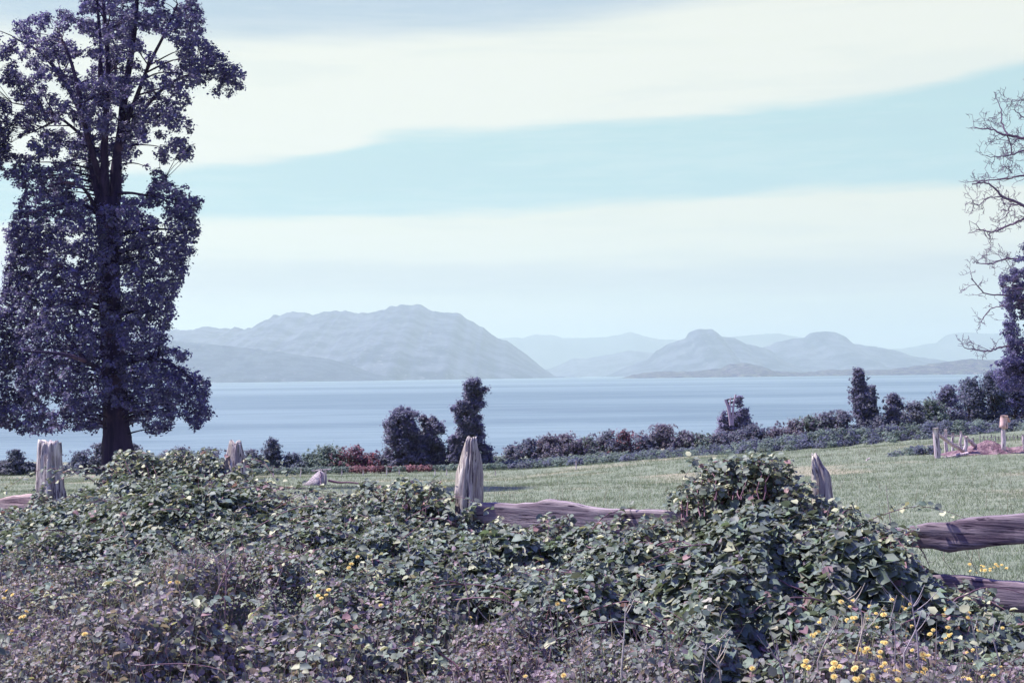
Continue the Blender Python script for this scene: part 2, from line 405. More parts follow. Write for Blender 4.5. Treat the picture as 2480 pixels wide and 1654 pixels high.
ridge('hill', 'pale low ridge in the gap between the mountains',
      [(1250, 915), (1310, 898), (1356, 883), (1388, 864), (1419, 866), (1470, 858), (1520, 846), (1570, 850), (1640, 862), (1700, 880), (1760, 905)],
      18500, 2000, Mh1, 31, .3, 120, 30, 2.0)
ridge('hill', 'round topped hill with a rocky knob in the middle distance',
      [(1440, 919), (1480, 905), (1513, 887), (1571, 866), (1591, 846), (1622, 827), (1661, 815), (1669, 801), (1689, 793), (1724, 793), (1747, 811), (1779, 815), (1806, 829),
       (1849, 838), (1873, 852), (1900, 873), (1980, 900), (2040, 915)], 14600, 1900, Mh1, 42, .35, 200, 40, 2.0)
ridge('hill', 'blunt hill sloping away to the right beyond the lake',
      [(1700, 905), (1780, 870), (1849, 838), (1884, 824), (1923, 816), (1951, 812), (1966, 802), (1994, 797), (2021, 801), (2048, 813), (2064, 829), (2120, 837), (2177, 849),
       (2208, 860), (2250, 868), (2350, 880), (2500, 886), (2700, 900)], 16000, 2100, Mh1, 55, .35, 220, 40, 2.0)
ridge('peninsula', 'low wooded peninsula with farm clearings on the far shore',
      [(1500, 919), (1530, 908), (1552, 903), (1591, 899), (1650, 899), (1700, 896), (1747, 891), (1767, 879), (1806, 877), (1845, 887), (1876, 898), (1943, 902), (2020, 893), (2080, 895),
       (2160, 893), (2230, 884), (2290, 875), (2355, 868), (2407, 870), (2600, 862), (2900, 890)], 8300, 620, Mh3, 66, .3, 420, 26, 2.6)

# ------------------------------------------------------------------ fence geometry (in plan)
FX0, FY0, FB, FC = -4.536, 14.0, 2.10, 1.33
def fence_depth(x):
    u = (np.asarray(x, float) - 1240) / F
    i = (u * FY0 - FX0) / (FB + u * FC)
    return FY0 - i * FC

def timber_post(mb, rows, Y, seed, twist=0.5, deep=.8, C=(1, 1, 1), n=44, top_slope=None, sqr=.85):
    """upright split log; rows are (pixel y, left x, right x) from the top down"""
    rows = np.array(rows, float); ys = np.linspace(rows[0, 0], rows[-1, 0], 46)
    L = np.interp(ys, rows[:, 0], rows[:, 1]); Rr = np.interp(ys, rows[:, 0], rows[:, 2])
    th = np.linspace(0, 2 * np.pi, n, endpoint=False) + .05
    rings = []
    for k, (y, l, r) in enumerate(zip(ys, L, Rr)):
        c = at((l + r) / 2, y, Y); hw = (r - l) / 2 / F * Y
        a = th + twist
        sq = 1 / np.maximum(np.abs(np.cos(a)), np.abs(np.sin(a)))           # square section, softened
        rad = sqr * sq + 1 - sqr
        rad = rad / (np.max(np.abs(rad * np.cos(th))))
        gz = k * .10
        g = fbm(np.stack([np.cos(th) * 4.2, np.sin(th) * 4.2, 0 * th + gz * 1.5], -1), 4, seed)
        g2 = vnoise(np.stack([np.cos(th) * 6.5, np.sin(th) * 6.5, 0 * th + gz * 1.1], -1), seed + 3)
        rad = rad * (1 + (g - .5) * .34 - .30 * sstep(.56, .68, g2))
        rings.append(np.stack([c[0] + hw * rad * np.cos(th), c[1] + deep * hw * rad * np.sin(th), c[2] + 0 * th], -1))
    Rg = np.array(rings)
    if top_slope:                                            # ragged slanting cut: pull the top rings down across the section
        w = np.clip(1 - np.arange(len(ys)) / 12.0, 0, 1)[:, None]
        q = (Rg[:, :, 0] - Rg[:, :, 0].min(1, keepdims=True)) / (np.ptp(Rg[:, :, 0], axis=1)[:, None] + 1e-9)
        Rg[:, :, 2] -= w * top_slope * q
    Rg[0, :, 2] += (vnoise(np.stack([np.cos(th) * 3, np.sin(th) * 3, 0 * th], -1), seed + 8) - .5) * .07
    Rg[1, :, 2] += (vnoise(np.stack([np.cos(th) * 3, np.sin(th) * 3, 0 * th], -1), seed + 8) - .5) * .05
    k = len(ys); i = np.arange(k - 1)[:, None] * n; j = np.arange(n)[None]; j2 = (j + 1) % n
    b0 = mb.nv
    mb.add(Rg.reshape(-1, 3), np.stack([i + j, i + n + j, i + n + j2, i + j2], -1).reshape(-1, 4), C)
    ctr = Rg[0].mean(0) - np.array([0, 0, .012]); b1 = mb.nv
    jj = np.arange(n)
    mb.add([ctr], np.zeros((0, 3), int).reshape(0, 3), C)
    mb.add_more(np.stack([b0 + jj, b0 + (jj + 1) % n, np.full(n, b1)], -1))

def timber_rail(mb, rows, thick, seed, off=0.0, n=90, C=(1, 1, 1)):
    """rough board on edge; rows are (pixel x, top y, bottom y)"""
    rows = np.array(rows, float); xs_ = np.linspace(rows[0, 0], rows[-1, 0], n)
    T = np.interp(xs_, rows[:, 0], rows[:, 1]); B_ = np.interp(xs_, rows[:, 0], rows[:, 2])
    T = T + (fbm(np.stack([xs_ * .06, 0 * xs_, 0 * xs_], -1), 3, seed) - .5) * 5
    B_ = B_ + (fbm(np.stack([xs_ * .03, 0 * xs_, 0 * xs_], -1), 3, seed + 4) - .5) * 4
    fd = fence_depth(xs_) + off; K = 18; prof = []
    nx_, ny_ = -.535, -.845
    for x, a, b, Y in zip(xs_, T, B_, fd):
        pt, pb = at(x, a, Y), at(x, b, Y); ring = []
        hh = pt[2] - pb[2]
        for q in range(K):                                   # front face up, top, back face down, underside
            if q < 8: u, f = q / 7, .5
            elif q == 8: u, f = 1.025, .30
            elif q == 9: u, f = 1.03, -.30
            elif q < 16: u, f = 1 - (q - 10) / 5, -.5
            else: u, f = -.02, (-.2, .2)[q - 16]
            w = thick * f * (1 - .12 * abs(2 * u - 1) ** 6)
            g = fbm(np.array([[x * .012, u * 6, f]]), 3, seed + 1)[0] - .5
            w += g * .018 * (1 if f > 0 else -1)
            ring.append([pt[0] * u + pb[0] * (1 - u) + nx_ * w, pt[1] * u + pb[1] * (1 - u) + ny_ * w, pb[2] + hh * u])
        prof.append(ring)
    P = np.array(prof); i = np.arange(n - 1)[:, None] * K; j = np.arange(K)[None]; j2 = (j + 1) % K
    b0 = mb.nv
    mb.add(P.reshape(-1, 3), np.stack([i + j, i + K + j, i + K + j2, i + j2], -1).reshape(-1, 4), C)
    for e in (0, n - 1):
        b1 = mb.nv; mb.add([P[e].mean(0)], np.zeros((0, 3), int), C); q = np.arange(K)
        mb.add_more(np.stack([b0 + e * K + q, b0 + e * K + (q + 1) % K, np.full(K, b1)], -1))

fl = at(1140, 1230, fence_depth(1140)); fl[2] = ground(fl[0], fl[1])
fence = empty('wooden_fence', fl, 'weathered split timber fence with rough posts and broad rails in the brambles', 'fence')
def post_obj(rows, x, seed, label=None, **kw):
    mb = MB(); timber_post(mb, rows, float(fence_depth(x)), seed, **kw)
    o = mb.build('post', M_post, fence, smooth=False)
    if label: o['label'] = label
post_obj([(1071, 95, 148), (1090, 92, 149), (1130, 89, 153), (1200, 84, 162), (1420, 82, 166)], 125, 11, twist=.58, deep=.95, C=(1.12, 1.12, 1.12))
post_obj([(1072, 556, 584), (1100, 548, 590), (1135, 539, 597), (1165, 535, 605), (1440, 530, 612)], 570, 12, twist=.47, deep=.95, C=(1.05, 1.05, 1.05))
post_obj([(1065, 1129, 1157), (1072, 1124, 1158), (1095, 1119, 1163), (1120, 1112, 1166), (1150, 1105, 1168), (1215, 1101, 1169), (1480, 1098, 1172)], 1137, 13, twist=.66, deep=.9, sqr=.6)
post_obj([(1105, 1966, 1976), (1118, 1964, 1988), (1135, 1963, 2002), (1150, 1963, 2012), (1215, 1963, 2020), (1560, 1960, 2024)], 1990, 14, twist=.38, deep=.8, label='post with a slanting pointed top')
post_obj([(1120, 3010, 3075), (1300, 3005, 3080), (1700, 3000, 3085)], 3040, 15, twist=.8)
def rail_obj(rows, seed, thick=.07, off=0.0, C=(1, 1, 1)):
    mb = MB(); timber_rail(mb, rows, thick, seed, off, C=C); mb.build('rail', M_rail, fence, smooth=False)
rail_obj([(-420, 1250, 1300), (-200, 1232, 1282), (0, 1210, 1258), (39, 1200, 1250), (60, 1198, 1246), (120, 1199, 1246)], 21, C=(1.5, 1.3, 1.2))
rail_obj([(1140, 1220, 1282), (1190, 1218, 1284), (1240, 1222, 1286), (1290, 1219, 1288), (1325, 1211, 1288), (1380, 1217, 1290), (1430, 1228, 1292), (1500, 1234, 1294), (1600, 1236, 1298),
          (1690, 1246, 1305), (1990, 1262, 1330)], 22, C=(1.0, .96, .97))
rail_obj([(1990, 1290, 1330), (2145, 1282, 1325), (2195, 1277, 1322), (2265, 1266, 1328), (2298, 1266, 1337), (2330, 1258, 1332), (2397, 1251, 1322), (2480, 1245, 1314), (2740, 1218, 1290), (3050, 1190, 1270)], 23, .09, C=(.72, .67, .73))  # darker tint stands in for shade on the rail's front face
rail_obj([(1990, 1400, 1450), (2200, 1394, 1462), (2291, 1393, 1465), (2350, 1396, 1470), (2408, 1406, 1476), (2480, 1411, 1482), (3050, 1420, 1500)], 24, .10, C=(.74, .68, .75))  # tint darkened in place of shade, like the upper right rail

# ------------------------------------------------------------------ brambles
TOPX = np.array([-400, 0, 60, 100, 200, 250, 300, 380, 480, 530, 600, 640, 700, 780, 850, 900, 960, 1020, 1080, 1150, 1300, 1500, 1650, 1685, 1730, 1780, 1830, 1880, 1920, 1990, 2050, 2100, 2180, 2250, 2330, 2400, 2480, 3000])
TOPY = np.array([1250, 1232, 1222, 1212, 1203, 1185, 1142, 1130, 1130, 1152, 1172, 1200, 1234, 1232, 1212, 1200, 1200, 1208, 1232, 1262, 1288, 1292, 1285, 1232, 1196, 1172, 1172, 1198, 1226, 1246, 1252, 1284, 1320, 1378, 1440, 1476, 1500, 1520])
_tx = np.linspace(-400, 3000, 341); _ty = np.interp(_tx, TOPX, TOPY)
_tz = np.array([at(a, b, float(fence_depth(a)))[2] for a, b in zip(_tx, _ty)])
def bramble_top(X, Y, lumps=True):
    px = 1240 + F * X / Y; Yf = fence_depth(px); zt = np.interp(px, _tx, _tz)
    s = np.clip((Y - 5.2) / (Yf - 5.2), 0, 1.5)
    zf = .10 + .22 * n2(X * .5, Y * .5, 71)
    q = np.clip(s, 0, 1)
    z = zf + (zt - zf) * (q * .55 + .45 * sstep(.05, .85, q))
    z = z - sstep(1.02, 1.11, s) * 1.3
    if lumps:
        a = fbm(np.stack([X * 1.5, Y * 1.3, X * 0], -1), 3, 80); b = fbm(np.stack([X * 4.2, Y * 3.4, X * 0], -1), 2, 90)
        z = z + ((a - .5) * .50 + (b - .5) * .32) * (1 - .6 * sstep(.80, 1.0, q)) - .05
    return z
HOLLOWS = []
for hx, hy, w_, d_, dz_ in ((545, 1385, 70, .45, .45), (1560, 1455, 75, .5, .5), (1860, 1480, 90, .5, .5), (1800, 1570, 110, .4, .4), (330, 1375, 70, .3, .3), (1340, 1340, 60, .3, .25), (940, 1335, 45, .25, .22),
                            (1920, 1360, 60, .3, .3), (2230, 1545, 80, .35, .3), (1040, 1620, 60, .3, .35), (1540, 1320, 60, .2, .2), (700, 1440, 50, .25, .2), (1180, 1470, 60, .3, .25), (2100, 1440, 50, .2, .2)):
    for Yd in np.arange(5.2, 13.5, .05):
        p = at(hx, hy, Yd)
        if p[2] < float(bramble_top(np.array([p[0]]), np.array([p[1]]))[0]): break
    HOLLOWS.append((p[0], p[1], w_ / F * Yd, d_, dz_))
_bt = bramble_top
def bramble_top(X, Y, lumps=True):
    z = _bt(X, Y, lumps)
    for hx, hy, rx_, ry_, dz_ in HOLLOWS:
        q = ((X - hx) / rx_) ** 2 + ((Y - hy) / ry_) ** 2
        z = z - dz_ * np.exp(-q * q)
    return z
def surf_normal(X, Y, e=.10):
    zx = (bramble_top(X + e, Y) - bramble_top(X - e, Y)) / (2 * e); zy = (bramble_top(X, Y + e) - bramble_top(X, Y - e)) / (2 * e)
    N = np.stack([-zx, -zy, np.ones_like(zx)], -1); return N / np.linalg.norm(N, axis=1)[:, None]
def weedy(X, Y):
    """1 where the low weeds take over from the bramble (front and left)"""
    px = 1240 + F * X / Y
    lim = np.interp(px, [-200, 0, 300, 700, 1200, 1500, 1800, 2100, 2480], [9.9, 9.7, 9.1, 8.3, 7.7, 7.7, 6.9, 7.3, 7.5])
    return sstep(.9, -.9, Y - lim + (n2(X * .9, Y * .9, 77) - .5) * 2.2)

rng = np.random.default_rng(7)
def sample_bank(n, y0, y1, margin=.05):
    Y = rng.uniform(y0, y1, n * 3 + 60); X = rng.uniform(-.42, .42, n * 3 + 60) * (y1 + 1)
    k = np.abs(X) < Y * (.36 + margin) + .3; X, Y = X[k], Y[k]
    px = 1240 + F * X / Y; k = Y < fence_depth(px) * 1.09; X, Y = X[k], Y[k]
    return X[:n], Y[:n]

def leaf_tints(n, base, spread, alt=(), seedrng=rng):
    C = np.array(base)[None] * seedrng.uniform(1 - spread, 1 + spread, (n, 1)) * seedrng.uniform(.92, 1.08, (n, 3))
    r = seedrng.random(n); a = 0
    for frac, colr in alt:
        k = (r >= a) & (r < a + frac); C[k] = np.array(colr)[None] * seedrng.uniform(.75, 1.25, (k.sum(), 1)); a += frac
    return C
BR = (.172, .204, .172)
ALT = ((.022, (.42, .42, .28)), (.014, (.26, .15, .18)), (.012, (.50, .46, .38)), (.06, (.17, .235, .15)))

mb = MB()
X, Y = sample_bank(215000, 5.2, 15.2)
w = weedy(X, Y); keep = rng.random(len(X)) > w * .975; X, Y = X[keep], Y[keep]
dep = rng.exponential(.065, len(X)); dep = np.minimum(dep, .5)
Z = bramble_top(X, Y) - dep + .02
N = surf_normal(X, Y)
# leaves hang like roof tiles: they face up and out towards the light
N = N * .45 + np.array([-.18, -.02, .75]) + rng.normal(size=N.shape) * .36
T = np.stack([rng.normal(size=len(X)), rng.normal(size=len(X)) - .7, -.35 + .3 * rng.normal(size=len(X))], -1)
px = 1240 + F * X / Y
sz = (.046 + .011 * sstep(900, 1900, px)) * rng.uniform(.6, 1.35, len(X)) * (1 - .45 * weedy(X, Y)) * (1 + .35 * sstep(.55, .75, n2(X * 1.3, Y * 1.3, 140)))
leaf_full(mb, np.stack([X, Y, Z], -1), N, T, sz, rng.uniform(.68, .98, len(X)), leaf_tints(len(X), BR, .28, ALT), rng)

# arching canes with leaves set along them, many rising above the mass
def cane(p0, d, length, rise, r0=.004, leaves=True, C=(.20, .10, .14), lz=.052, mbx=None):
    mbx = mbx or mb
    k = 14; q = np.linspace(0, 1, k)
    P = p0[None] + d[None] * (q * length)[:, None] + np.array([0, 0, 1.])[None] * (rise * np.sin(q * np.pi * .85) - .25 * rise * q ** 2)[:, None]
    P[:, :2] += (rng.normal(size=(k, 2)) * .012).cumsum(0)
    tube(mbx, P, r0 * (1 - .7 * q), 5, C, 1)
    if leaves:
        for s in range(2, k):
            m_ = rng.integers(2, 5)
            pp = P[s][None] + rng.normal(size=(m_, 3)) * .015
            a = rng.uniform(0, 2 * np.pi, m_); T = np.stack([np.cos(a), np.sin(a), rng.uniform(-.6, .2, m_)], -1)
            N = np.stack([rng.normal(size=m_) * .45 - .1, rng.normal(size=m_) * .45 - .25, np.ones(m_) * .9], -1)
            leaf_full(mbx, pp, N, T, lz * rng.uniform(.6, 1.2, m_), rng.uniform(.6, .82, m_), leaf_tints(m_, BR, .3, ((.16, (.50, .50, .34)), (.03, (.32, .19, .2)))), rng)  # some leaves tinted pale yellow to imitate sun shining through them
for _ in range(330):
    X, Y = sample_bank(1, 7.0, 14.2); x0, y0 = float(X[0]), float(Y[0])
    a = rng.uniform(0, 2 * np.pi); L = rng.uniform(.4, 1.1)
    p0 = np.array([x0, y0, float(bramble_top(X, Y)[0]) - .12])
    cane(p0, np.array([math.cos(a), math.sin(a), 0]), L, rng.uniform(.10, .30), rng.uniform(.003, .006), True)
def at_fence(x, y, off=-.25): return at(x, y, float(fence_depth(x)) + off)
# sprays standing over the skyline of the thicket: (x, y of the tip, root y, count)
for (xa, xb, yt, yr, cnt) in ((255, 330, 1120, 1190, 9), (330, 530, 1104, 1180, 40), (530, 620, 1150, 1200, 16), (440, 520, 1108, 1160, 10), (700, 830, 1215, 1260, 8), (840, 900, 1178, 1240, 14),
                              (930, 1070, 1176, 1250, 26), (1060, 1140, 1215, 1270, 8), (1160, 1640, 1262, 1330, 22), (1660, 1740, 1162, 1250, 10), (1640, 1700, 1185, 1260, 8), (1730, 1870, 1122, 1210, 54),
                              (1850, 1930, 1175, 1240, 8), (1950, 2080, 1226, 1280, 12), (2080, 2220, 1290, 1350, 10), (2240, 2420, 1420, 1470, 5), (60, 240, 1200, 1250, 14)):
    for _ in range(cnt):
        x = rng.uniform(xa, xb); root = at_fence(x, yr, rng.uniform(-.7, .05)); tip = at_fence(x + rng.uniform(-40, 40), yt + abs(rng.normal()) * 24 - 8, rng.uniform(-.5, 0))
        d = tip - root; h = max(d[2], .03); d[2] = 0; L = np.linalg.norm(d) + .05
        cane(root, d / L, L * rng.uniform(1.1, 1.8), h * 1.15, rng.uniform(.003, .005), True)
# the long bare canes seen against the grass
def bare(pts, r=.005, C=(.13, .07, .12), off=-.1):
    P = spline([at_fence(x, y, off) for x, y in pts], 18); tube(mb, P, np.linspace(r, r * .45, len(P)), 5, C, 1)
    for p in P[3:-1:2]:
        for _ in range(2):
            e = p + rng.normal(size=3) * .03; tube(mb, np.array([p, e]), [.002, .0008], 3, C, 1)
bare([(735, 1236), (700, 1222), (660, 1192), (625, 1182), (612, 1170)], .008)
bare([(560, 1210), (610, 1168), (655, 1172), (700, 1182), (740, 1181)], .005)
bare([(2100, 1290), (2180, 1300), (2230, 1330), (2250, 1370)], .006, (.25, .12, .15))
bare([(1650, 1260), (1668, 1200), (1690, 1175), (1740, 1170)], .004)
for q in range(36):                                   # reddish canes lying through the leaf mass
    X, Y = sample_bank(1, 6.2, 12.5); a = rng.uniform(-.5, .5) + (np.pi if rng.random() < .5 else 0)
    p0 = np.array([X[0], Y[0], float(bramble_top(X, Y)[0]) - .05])
    cane(p0, np.array([math.cos(a), math.sin(a) * .6, 0]), rng.uniform(.4, .9), rng.uniform(.05, .16), rng.uniform(.004, .007), False, (.20, .11, .15))
tag(mb.build('bramble_thicket', [M_bramble, M_cane]), 'tangled bramble thicket smothering the old timber fence', 'bramble', None, 'stuff')

# low weeds in front
mb = MB()
X, Y = sample_bank(210000, 4.9, 11.4)
w = weedy(X, Y); keep = rng.random(len(X)) < .10 + w * .9; X, Y = X[keep], Y[keep]
Z = bramble_top(X, Y) - np.minimum(rng.exponential(.07, len(X)), .35) + .03
N = surf_normal(X, Y) * .5 + np.array([-.05, -.2, .5]) + rng.normal(size=(len(X), 3)) * .5
T = rng.normal(size=(len(X), 3)); patch = n2(X * .8, Y * .8, 101)
sz = rng.uniform(.014, .036, len(X)) * (1 + .5 * sstep(.5, .7, n2(X * 1.1, Y * 1.1, 103)))
C = leaf_tints(len(X), (.190, .192, .192), .32, ((.30, (.32, .25, .29)), (.05, (.42, .34, .33)), (.02, (.5, .5, .3))))
pk = (patch > .55) & (rng.random(len(X)) < .45); C[pk] = np.array((.33, .25, .30)) * rng.uniform(.6, 1.4, (pk.sum(), 1))
leaf_full(mb, np.stack([X, Y, Z], -1), N, T, sz, rng.uniform(.5, .9, len(X)), C, rng)
tag(mb.build('weeds', [M_weed]), 'low leafy weeds at the foot of the brambles', 'weeds', None, 'stuff')

# thin dry grass and stems through the weeds
mb = MB()
X, Y = sample_bank(22000, 4.9, 11)
keep = rng.random(len(X)) < .12 + .88 * weedy(X, Y); X, Y = X[keep], Y[keep]; n = len(X)
Z = bramble_top(X, Y) - .16
L = rng.uniform(.10, .36, n) * rng.uniform(.6, 1.2, n); lean = rng.normal(size=(n, 2)) * .30
base = np.stack([X, Y, Z], -1); tip = base + np.stack([lean[:, 0] * L, lean[:, 1] * L, L], -1); mid = (base + tip) / 2 + np.stack([-lean[:, 0] * L * .2, -lean[:, 1] * L * .2, L * .04], -1)
wd = rng.uniform(.0012, .0034, n)[:, None] * np.array([[1.0, 0, 0]])
V = np.stack([base - wd, base + wd, mid + wd * .8, mid - wd * .8, tip], 1).reshape(-1, 3); o5 = np.arange(n)[:, None] * 5
C = leaf_tints(n, (.26, .19, .235), .35, ((.22, (.46, .40, .36)), (.25, (.15, .185, .14)), (.12, (.22, .10, .16))))
b0 = mb.nv; mb.add(V, o5 + [0, 1, 2, 3], np.repeat(C, 5, 0)); mb.add_more(b0 + o5 + [3, 2, 4])
tag(mb.build('dry_grass', [M_grass]), 'thin dry grass and stems standing among the weeds', 'grass', None, 'stuff')

# ------------------------------------------------------------------ pasture grass
mb = MB(); n = 84000
Y = np.exp(rng.uniform(math.log(9.5), math.log(93), n)); X = rng.uniform(-.56, .56, n) * Y
k = Y > fence_depth(1240 + F * X / Y) * 1.05; X, Y = X[k], Y[k]
B_ = 4; X = np.repeat(X, B_); Y = np.repeat(Y, B_); n = len(X)
X = X + rng.normal(size=n) * (.03 + .0012 * Y); Y = Y + rng.normal(size=n) * .05
sc_ = .55 + Y / 60
L = rng.uniform(.035, .095, n) * sc_; lean = rng.normal(size=(n, 2)) * .5
Z = ground(X, Y) - .005; base = np.stack([X, Y, Z], -1); tip = base + np.stack([lean[:, 0] * L, lean[:, 1] * L, L], -1)
wd = (rng.uniform(.002, .005, n) * sc_)[:, None] * np.array([[1.0, 0, 0]])
V = np.stack([base - wd, base + wd, tip], 1).reshape(-1, 3)
pat = n2(X * .10, Y * .10, 111); pat2 = n2(X * .9, Y * .35, 113)
C = np.array((.205, .245, .168))[None] * rng.uniform(.86, 1.14, (n, 1)) * (.85 + .3 * pat2[:, None])
dry = (rng.random(n) < .06 + .5 * sstep(.52, .72, pat)); C[dry] = np.array((.30, .28, .23)) * rng.uniform(.7, 1.2, (dry.sum(), 1))
mb.add(V, np.arange(n * 3).reshape(-1, 3), np.repeat(C, 3, 0))
n = 900; Y = rng.uniform(12, 88, n); X = rng.uniform(-.38, .38, n) * Y                 # scattered seed stalks
k = Y > fence_depth(1240 + F * X / Y) * 1.1; X, Y = X[k], Y[k]; n = len(X)
base = np.stack([X, Y, ground(X, Y)], -1); L = rng.uniform(.15, .42, n)
for i in range(n):
    tp = base[i] + np.array([rng.normal() * .08, rng.normal() * .08, L[i]]); tube(mb, np.array([base[i], tp]), [.006, .003], 3, (.40, .36, .30))
tag(mb.build('pasture_grass', [M_grass]), 'short grazed pasture grass with scattered seed stalks', 'grass', None, 'stuff')

# ------------------------------------------------------------------ trees and shrubs
def blob_leaves(mb, c, r, n, size, base, rng, spread=.3, alt=(), flat=.8, m=0, hollow=.45):
    d = rng.normal(size=(n, 3)); d /= np.linalg.norm(d, axis=1)[:, None]
    rad = (hollow + (1 - hollow) * rng.random(n)) * (1 + .35 * (vnoise(d * 2.2 + c, 5) - .5))
    P = c + d * rad[:, None] * np.array([r, r, r * flat])
    N = d * .6 + rng.normal(size=(n, 3)) * .5 + np.array([-.15, -.1, .75])
    C = leaf_tints(n, base, spread, alt, rng) * rng.uniform(.82, 1.18)
    leaf_cards(mb, P, N, size * rng.uniform(.6, 1.35, n), rng.uniform(.45, .8, n), C, rng, m)

GR = [0]
def shrub(name, label, cat, x, yt, yb, hw, Y, base, seed, group=None, alt=(), size=.20, shape='round', dens=1.0, trunk=True, skew=0):
    """tree or bush with a skeleton of limbs and a crown of leaf clumps; (x, top y, base y, half width) in photo pixels, Y = depth"""
    rng = np.random.default_rng(seed)
    s = Y / F; hw = hw * (1.08 if name == 'tree' else 1.45); foot = at(x, yb, Y); gz = float(ground(foot[0], foot[1])); top = at(x, yt, Y)
    foot = np.array([foot[0], foot[1], min(gz, foot[2]) - .05]); hgt = top[2] - foot[2]; w = hw * s
    root = empty(name, foot, label, cat, group)
    tb, cb = MB(), MB()
    nb = int(np.clip(2.0 * hgt * w / (.30 * w) ** 2 * dens, 18, 90))
    tr = .05 + .022 * hgt
    lean = rng.normal() * .1
    spine = spline([foot, foot + [lean, 0, hgt * .4], foot + [skew * s, 0, hgt * .86]], 8)
    tube(tb, spine, np.linspace(tr, tr * .25, len(spine)), 7, (.11, .075, .10), 0, rough=.2)
    for i in range(nb):
        u = (i + rng.random()) / nb
        if shape == 'column': q = u; lim = w * np.interp(q, [0, .12, .35, .75, 1], [.75, 1, 1, .75, .22])
        elif shape == 'lobed': q = u; lim = w * np.interp(q, [0, .3, .65, .85, 1], [.7, 1, 1, .72, .3])
        else: q = u; lim = w * np.interp(q, [0, .25, .55, .8, 1], [.95, 1, .95, .68, .25])
        br = w * rng.uniform(.18, .36) if shape != 'column' else w * rng.uniform(.28, .50)
        br = max(min(br, hgt * .3), .18)
        a = rng.uniform(0, 2 * np.pi); rr = max(lim - br * .8, 0) * math.sqrt(rng.random())
        zc = hgt * (.08 + .92 * q) - br * .5; zc = max(zc, br * .4)
        c = foot + np.array([skew * s * q + rr * math.cos(a), rr * math.sin(a), zc])
        area = br * br * 12
        blob_leaves(cb, c, br, int(min(900, max(60, dens * area / (size * size * .35) * .50))), size, base, rng, .32, alt)
        blob_leaves(cb, c, br * 1.5, 14, size * .8, base, rng, .3, alt, hollow=.6)
        st = spine[min(len(spine) - 1, int(q * .8 * len(spine)))]
        if rng.random() < .6: tube(tb, spline([st, (st + c) / 2 + [0, 0, -.1 * br], c + (c - st) * .15], 5), np.linspace(tr * .35, tr * .08, 5), 4, (.10, .07, .095), 0)
    # fine outer twigs with leaves break up the outline
    n = int(70 * w * hgt / 6 + 20)
    if shape != 'none':
        a = rng.uniform(0, 2 * np.pi, n); q = rng.uniform(.1, 1.0, n); lim = w * np.interp(q, [0, .25, .6, .85, 1], [.95, 1.02, .98, .75, .25])
        P = foot + np.stack([skew * s * q + lim * 1.03 * np.cos(a), lim * 1.03 * np.sin(a), hgt * (.06 + .96 * q)], -1)
        for p in P: blob_leaves(cb, p, .14 + .05 * rng.random(), 7, size * .8, base, rng, .3, alt, hollow=.1)
    if trunk: tb.build('trunk', M_twig, root, smooth=True)
    cb.build('crown', M_hedge, root)
    return root

PURP, GREN, DARK, RED = (.200, .205, .275), (.180, .225, .215), (.145, .158, .235), (.27, .12, .17)
G1 = 'shrubs of the hedge along the far edge of the field'
K = 0
def hedge(x, yt, yb, hw, label, base=PURP, Y=92, **kw):
    global K; K += 1
    return shrub(kw.pop('name', 'shrub'), label, kw.pop('cat', 'shrub'), x, yt, yb, hw, Y, base, 300 + K, **kw)

hedge(38, 1088, 1166, 20, 'upright dark shrub at the left edge of the picture', DARK, group=G1)
hedge(8, 1115, 1168, 30, 'low dark shrub cut by the left edge of the picture', PURP, group=G1)
hedge(75, 1120, 1168, 26, 'low dark shrub just left of the leftmost fence post', DARK, group=G1)
hedge(195, 1092, 1166, 42, 'rounded dark shrub between leftmost fence post and big tree trunk', DARK, group=G1)
hedge(245, 1074, 1166, 28, 'tall shrub touching the left side of the big tree trunk', PURP, group=G1)
hedge(325, 1076, 1150, 22, 'small shrub peeping out at the right side of the big trunk', PURP, group=G1)
hedge(395, 1100, 1152, 34, 'low shrub behind the bramble mound right of the big trunk', PURP, group=G1)
hedge(435, 1084, 1152, 34, 'rounded brownish shrub left of the second fence post', PURP, group=G1)
hedge(505, 1086, 1150, 42, 'wide shrub directly left of the second fence post', PURP, group=G1)
hedge(608, 1090, 1146, 34, 'low shrub directly right of the second fence post', PURP, group=G1)
hedge(660, 1064, 1142, 19, 'dark column shaped bush rising above the low hedge', DARK, group=G1, shape='column')
hedge(645, 1115, 1146, 36, 'low green bush at the foot of the dark column bush', GREN, group=G1)
hedge(713, 1098, 1145, 34, 'bushy shrub right of the dark column bush', DARK, group=G1)
hedge(752, 1100, 1145, 22, 'small shrub left of the pale green bush', GREN, group=G1)
hedge(795, 1078, 1143, 44, 'broad grey green bush touching the red bush', GREN, group=G1)
hedge(860, 1080, 1140, 44, 'bright red autumn bush in the hedge', RED, group=G1, alt=((.25, PURP),))
hedge(905, 1098, 1140, 26, 'small red tinged bush right of the bright red one', (.26, .10, .15), group=G1, alt=((.4, PURP),))
hedge(938, 1100, 1140, 22, 'little dark bush at the left foot of the twin crowned tree', PURP, group=G1)
hedge(1095, 1118, 1142, 24, 'low green bush between the leafy pair and the slender tree', GREN, group=G1)
hedge(1105, 1055, 1148, 20, 'bush at the left foot of the slender crooked tree', PURP, group=G1)
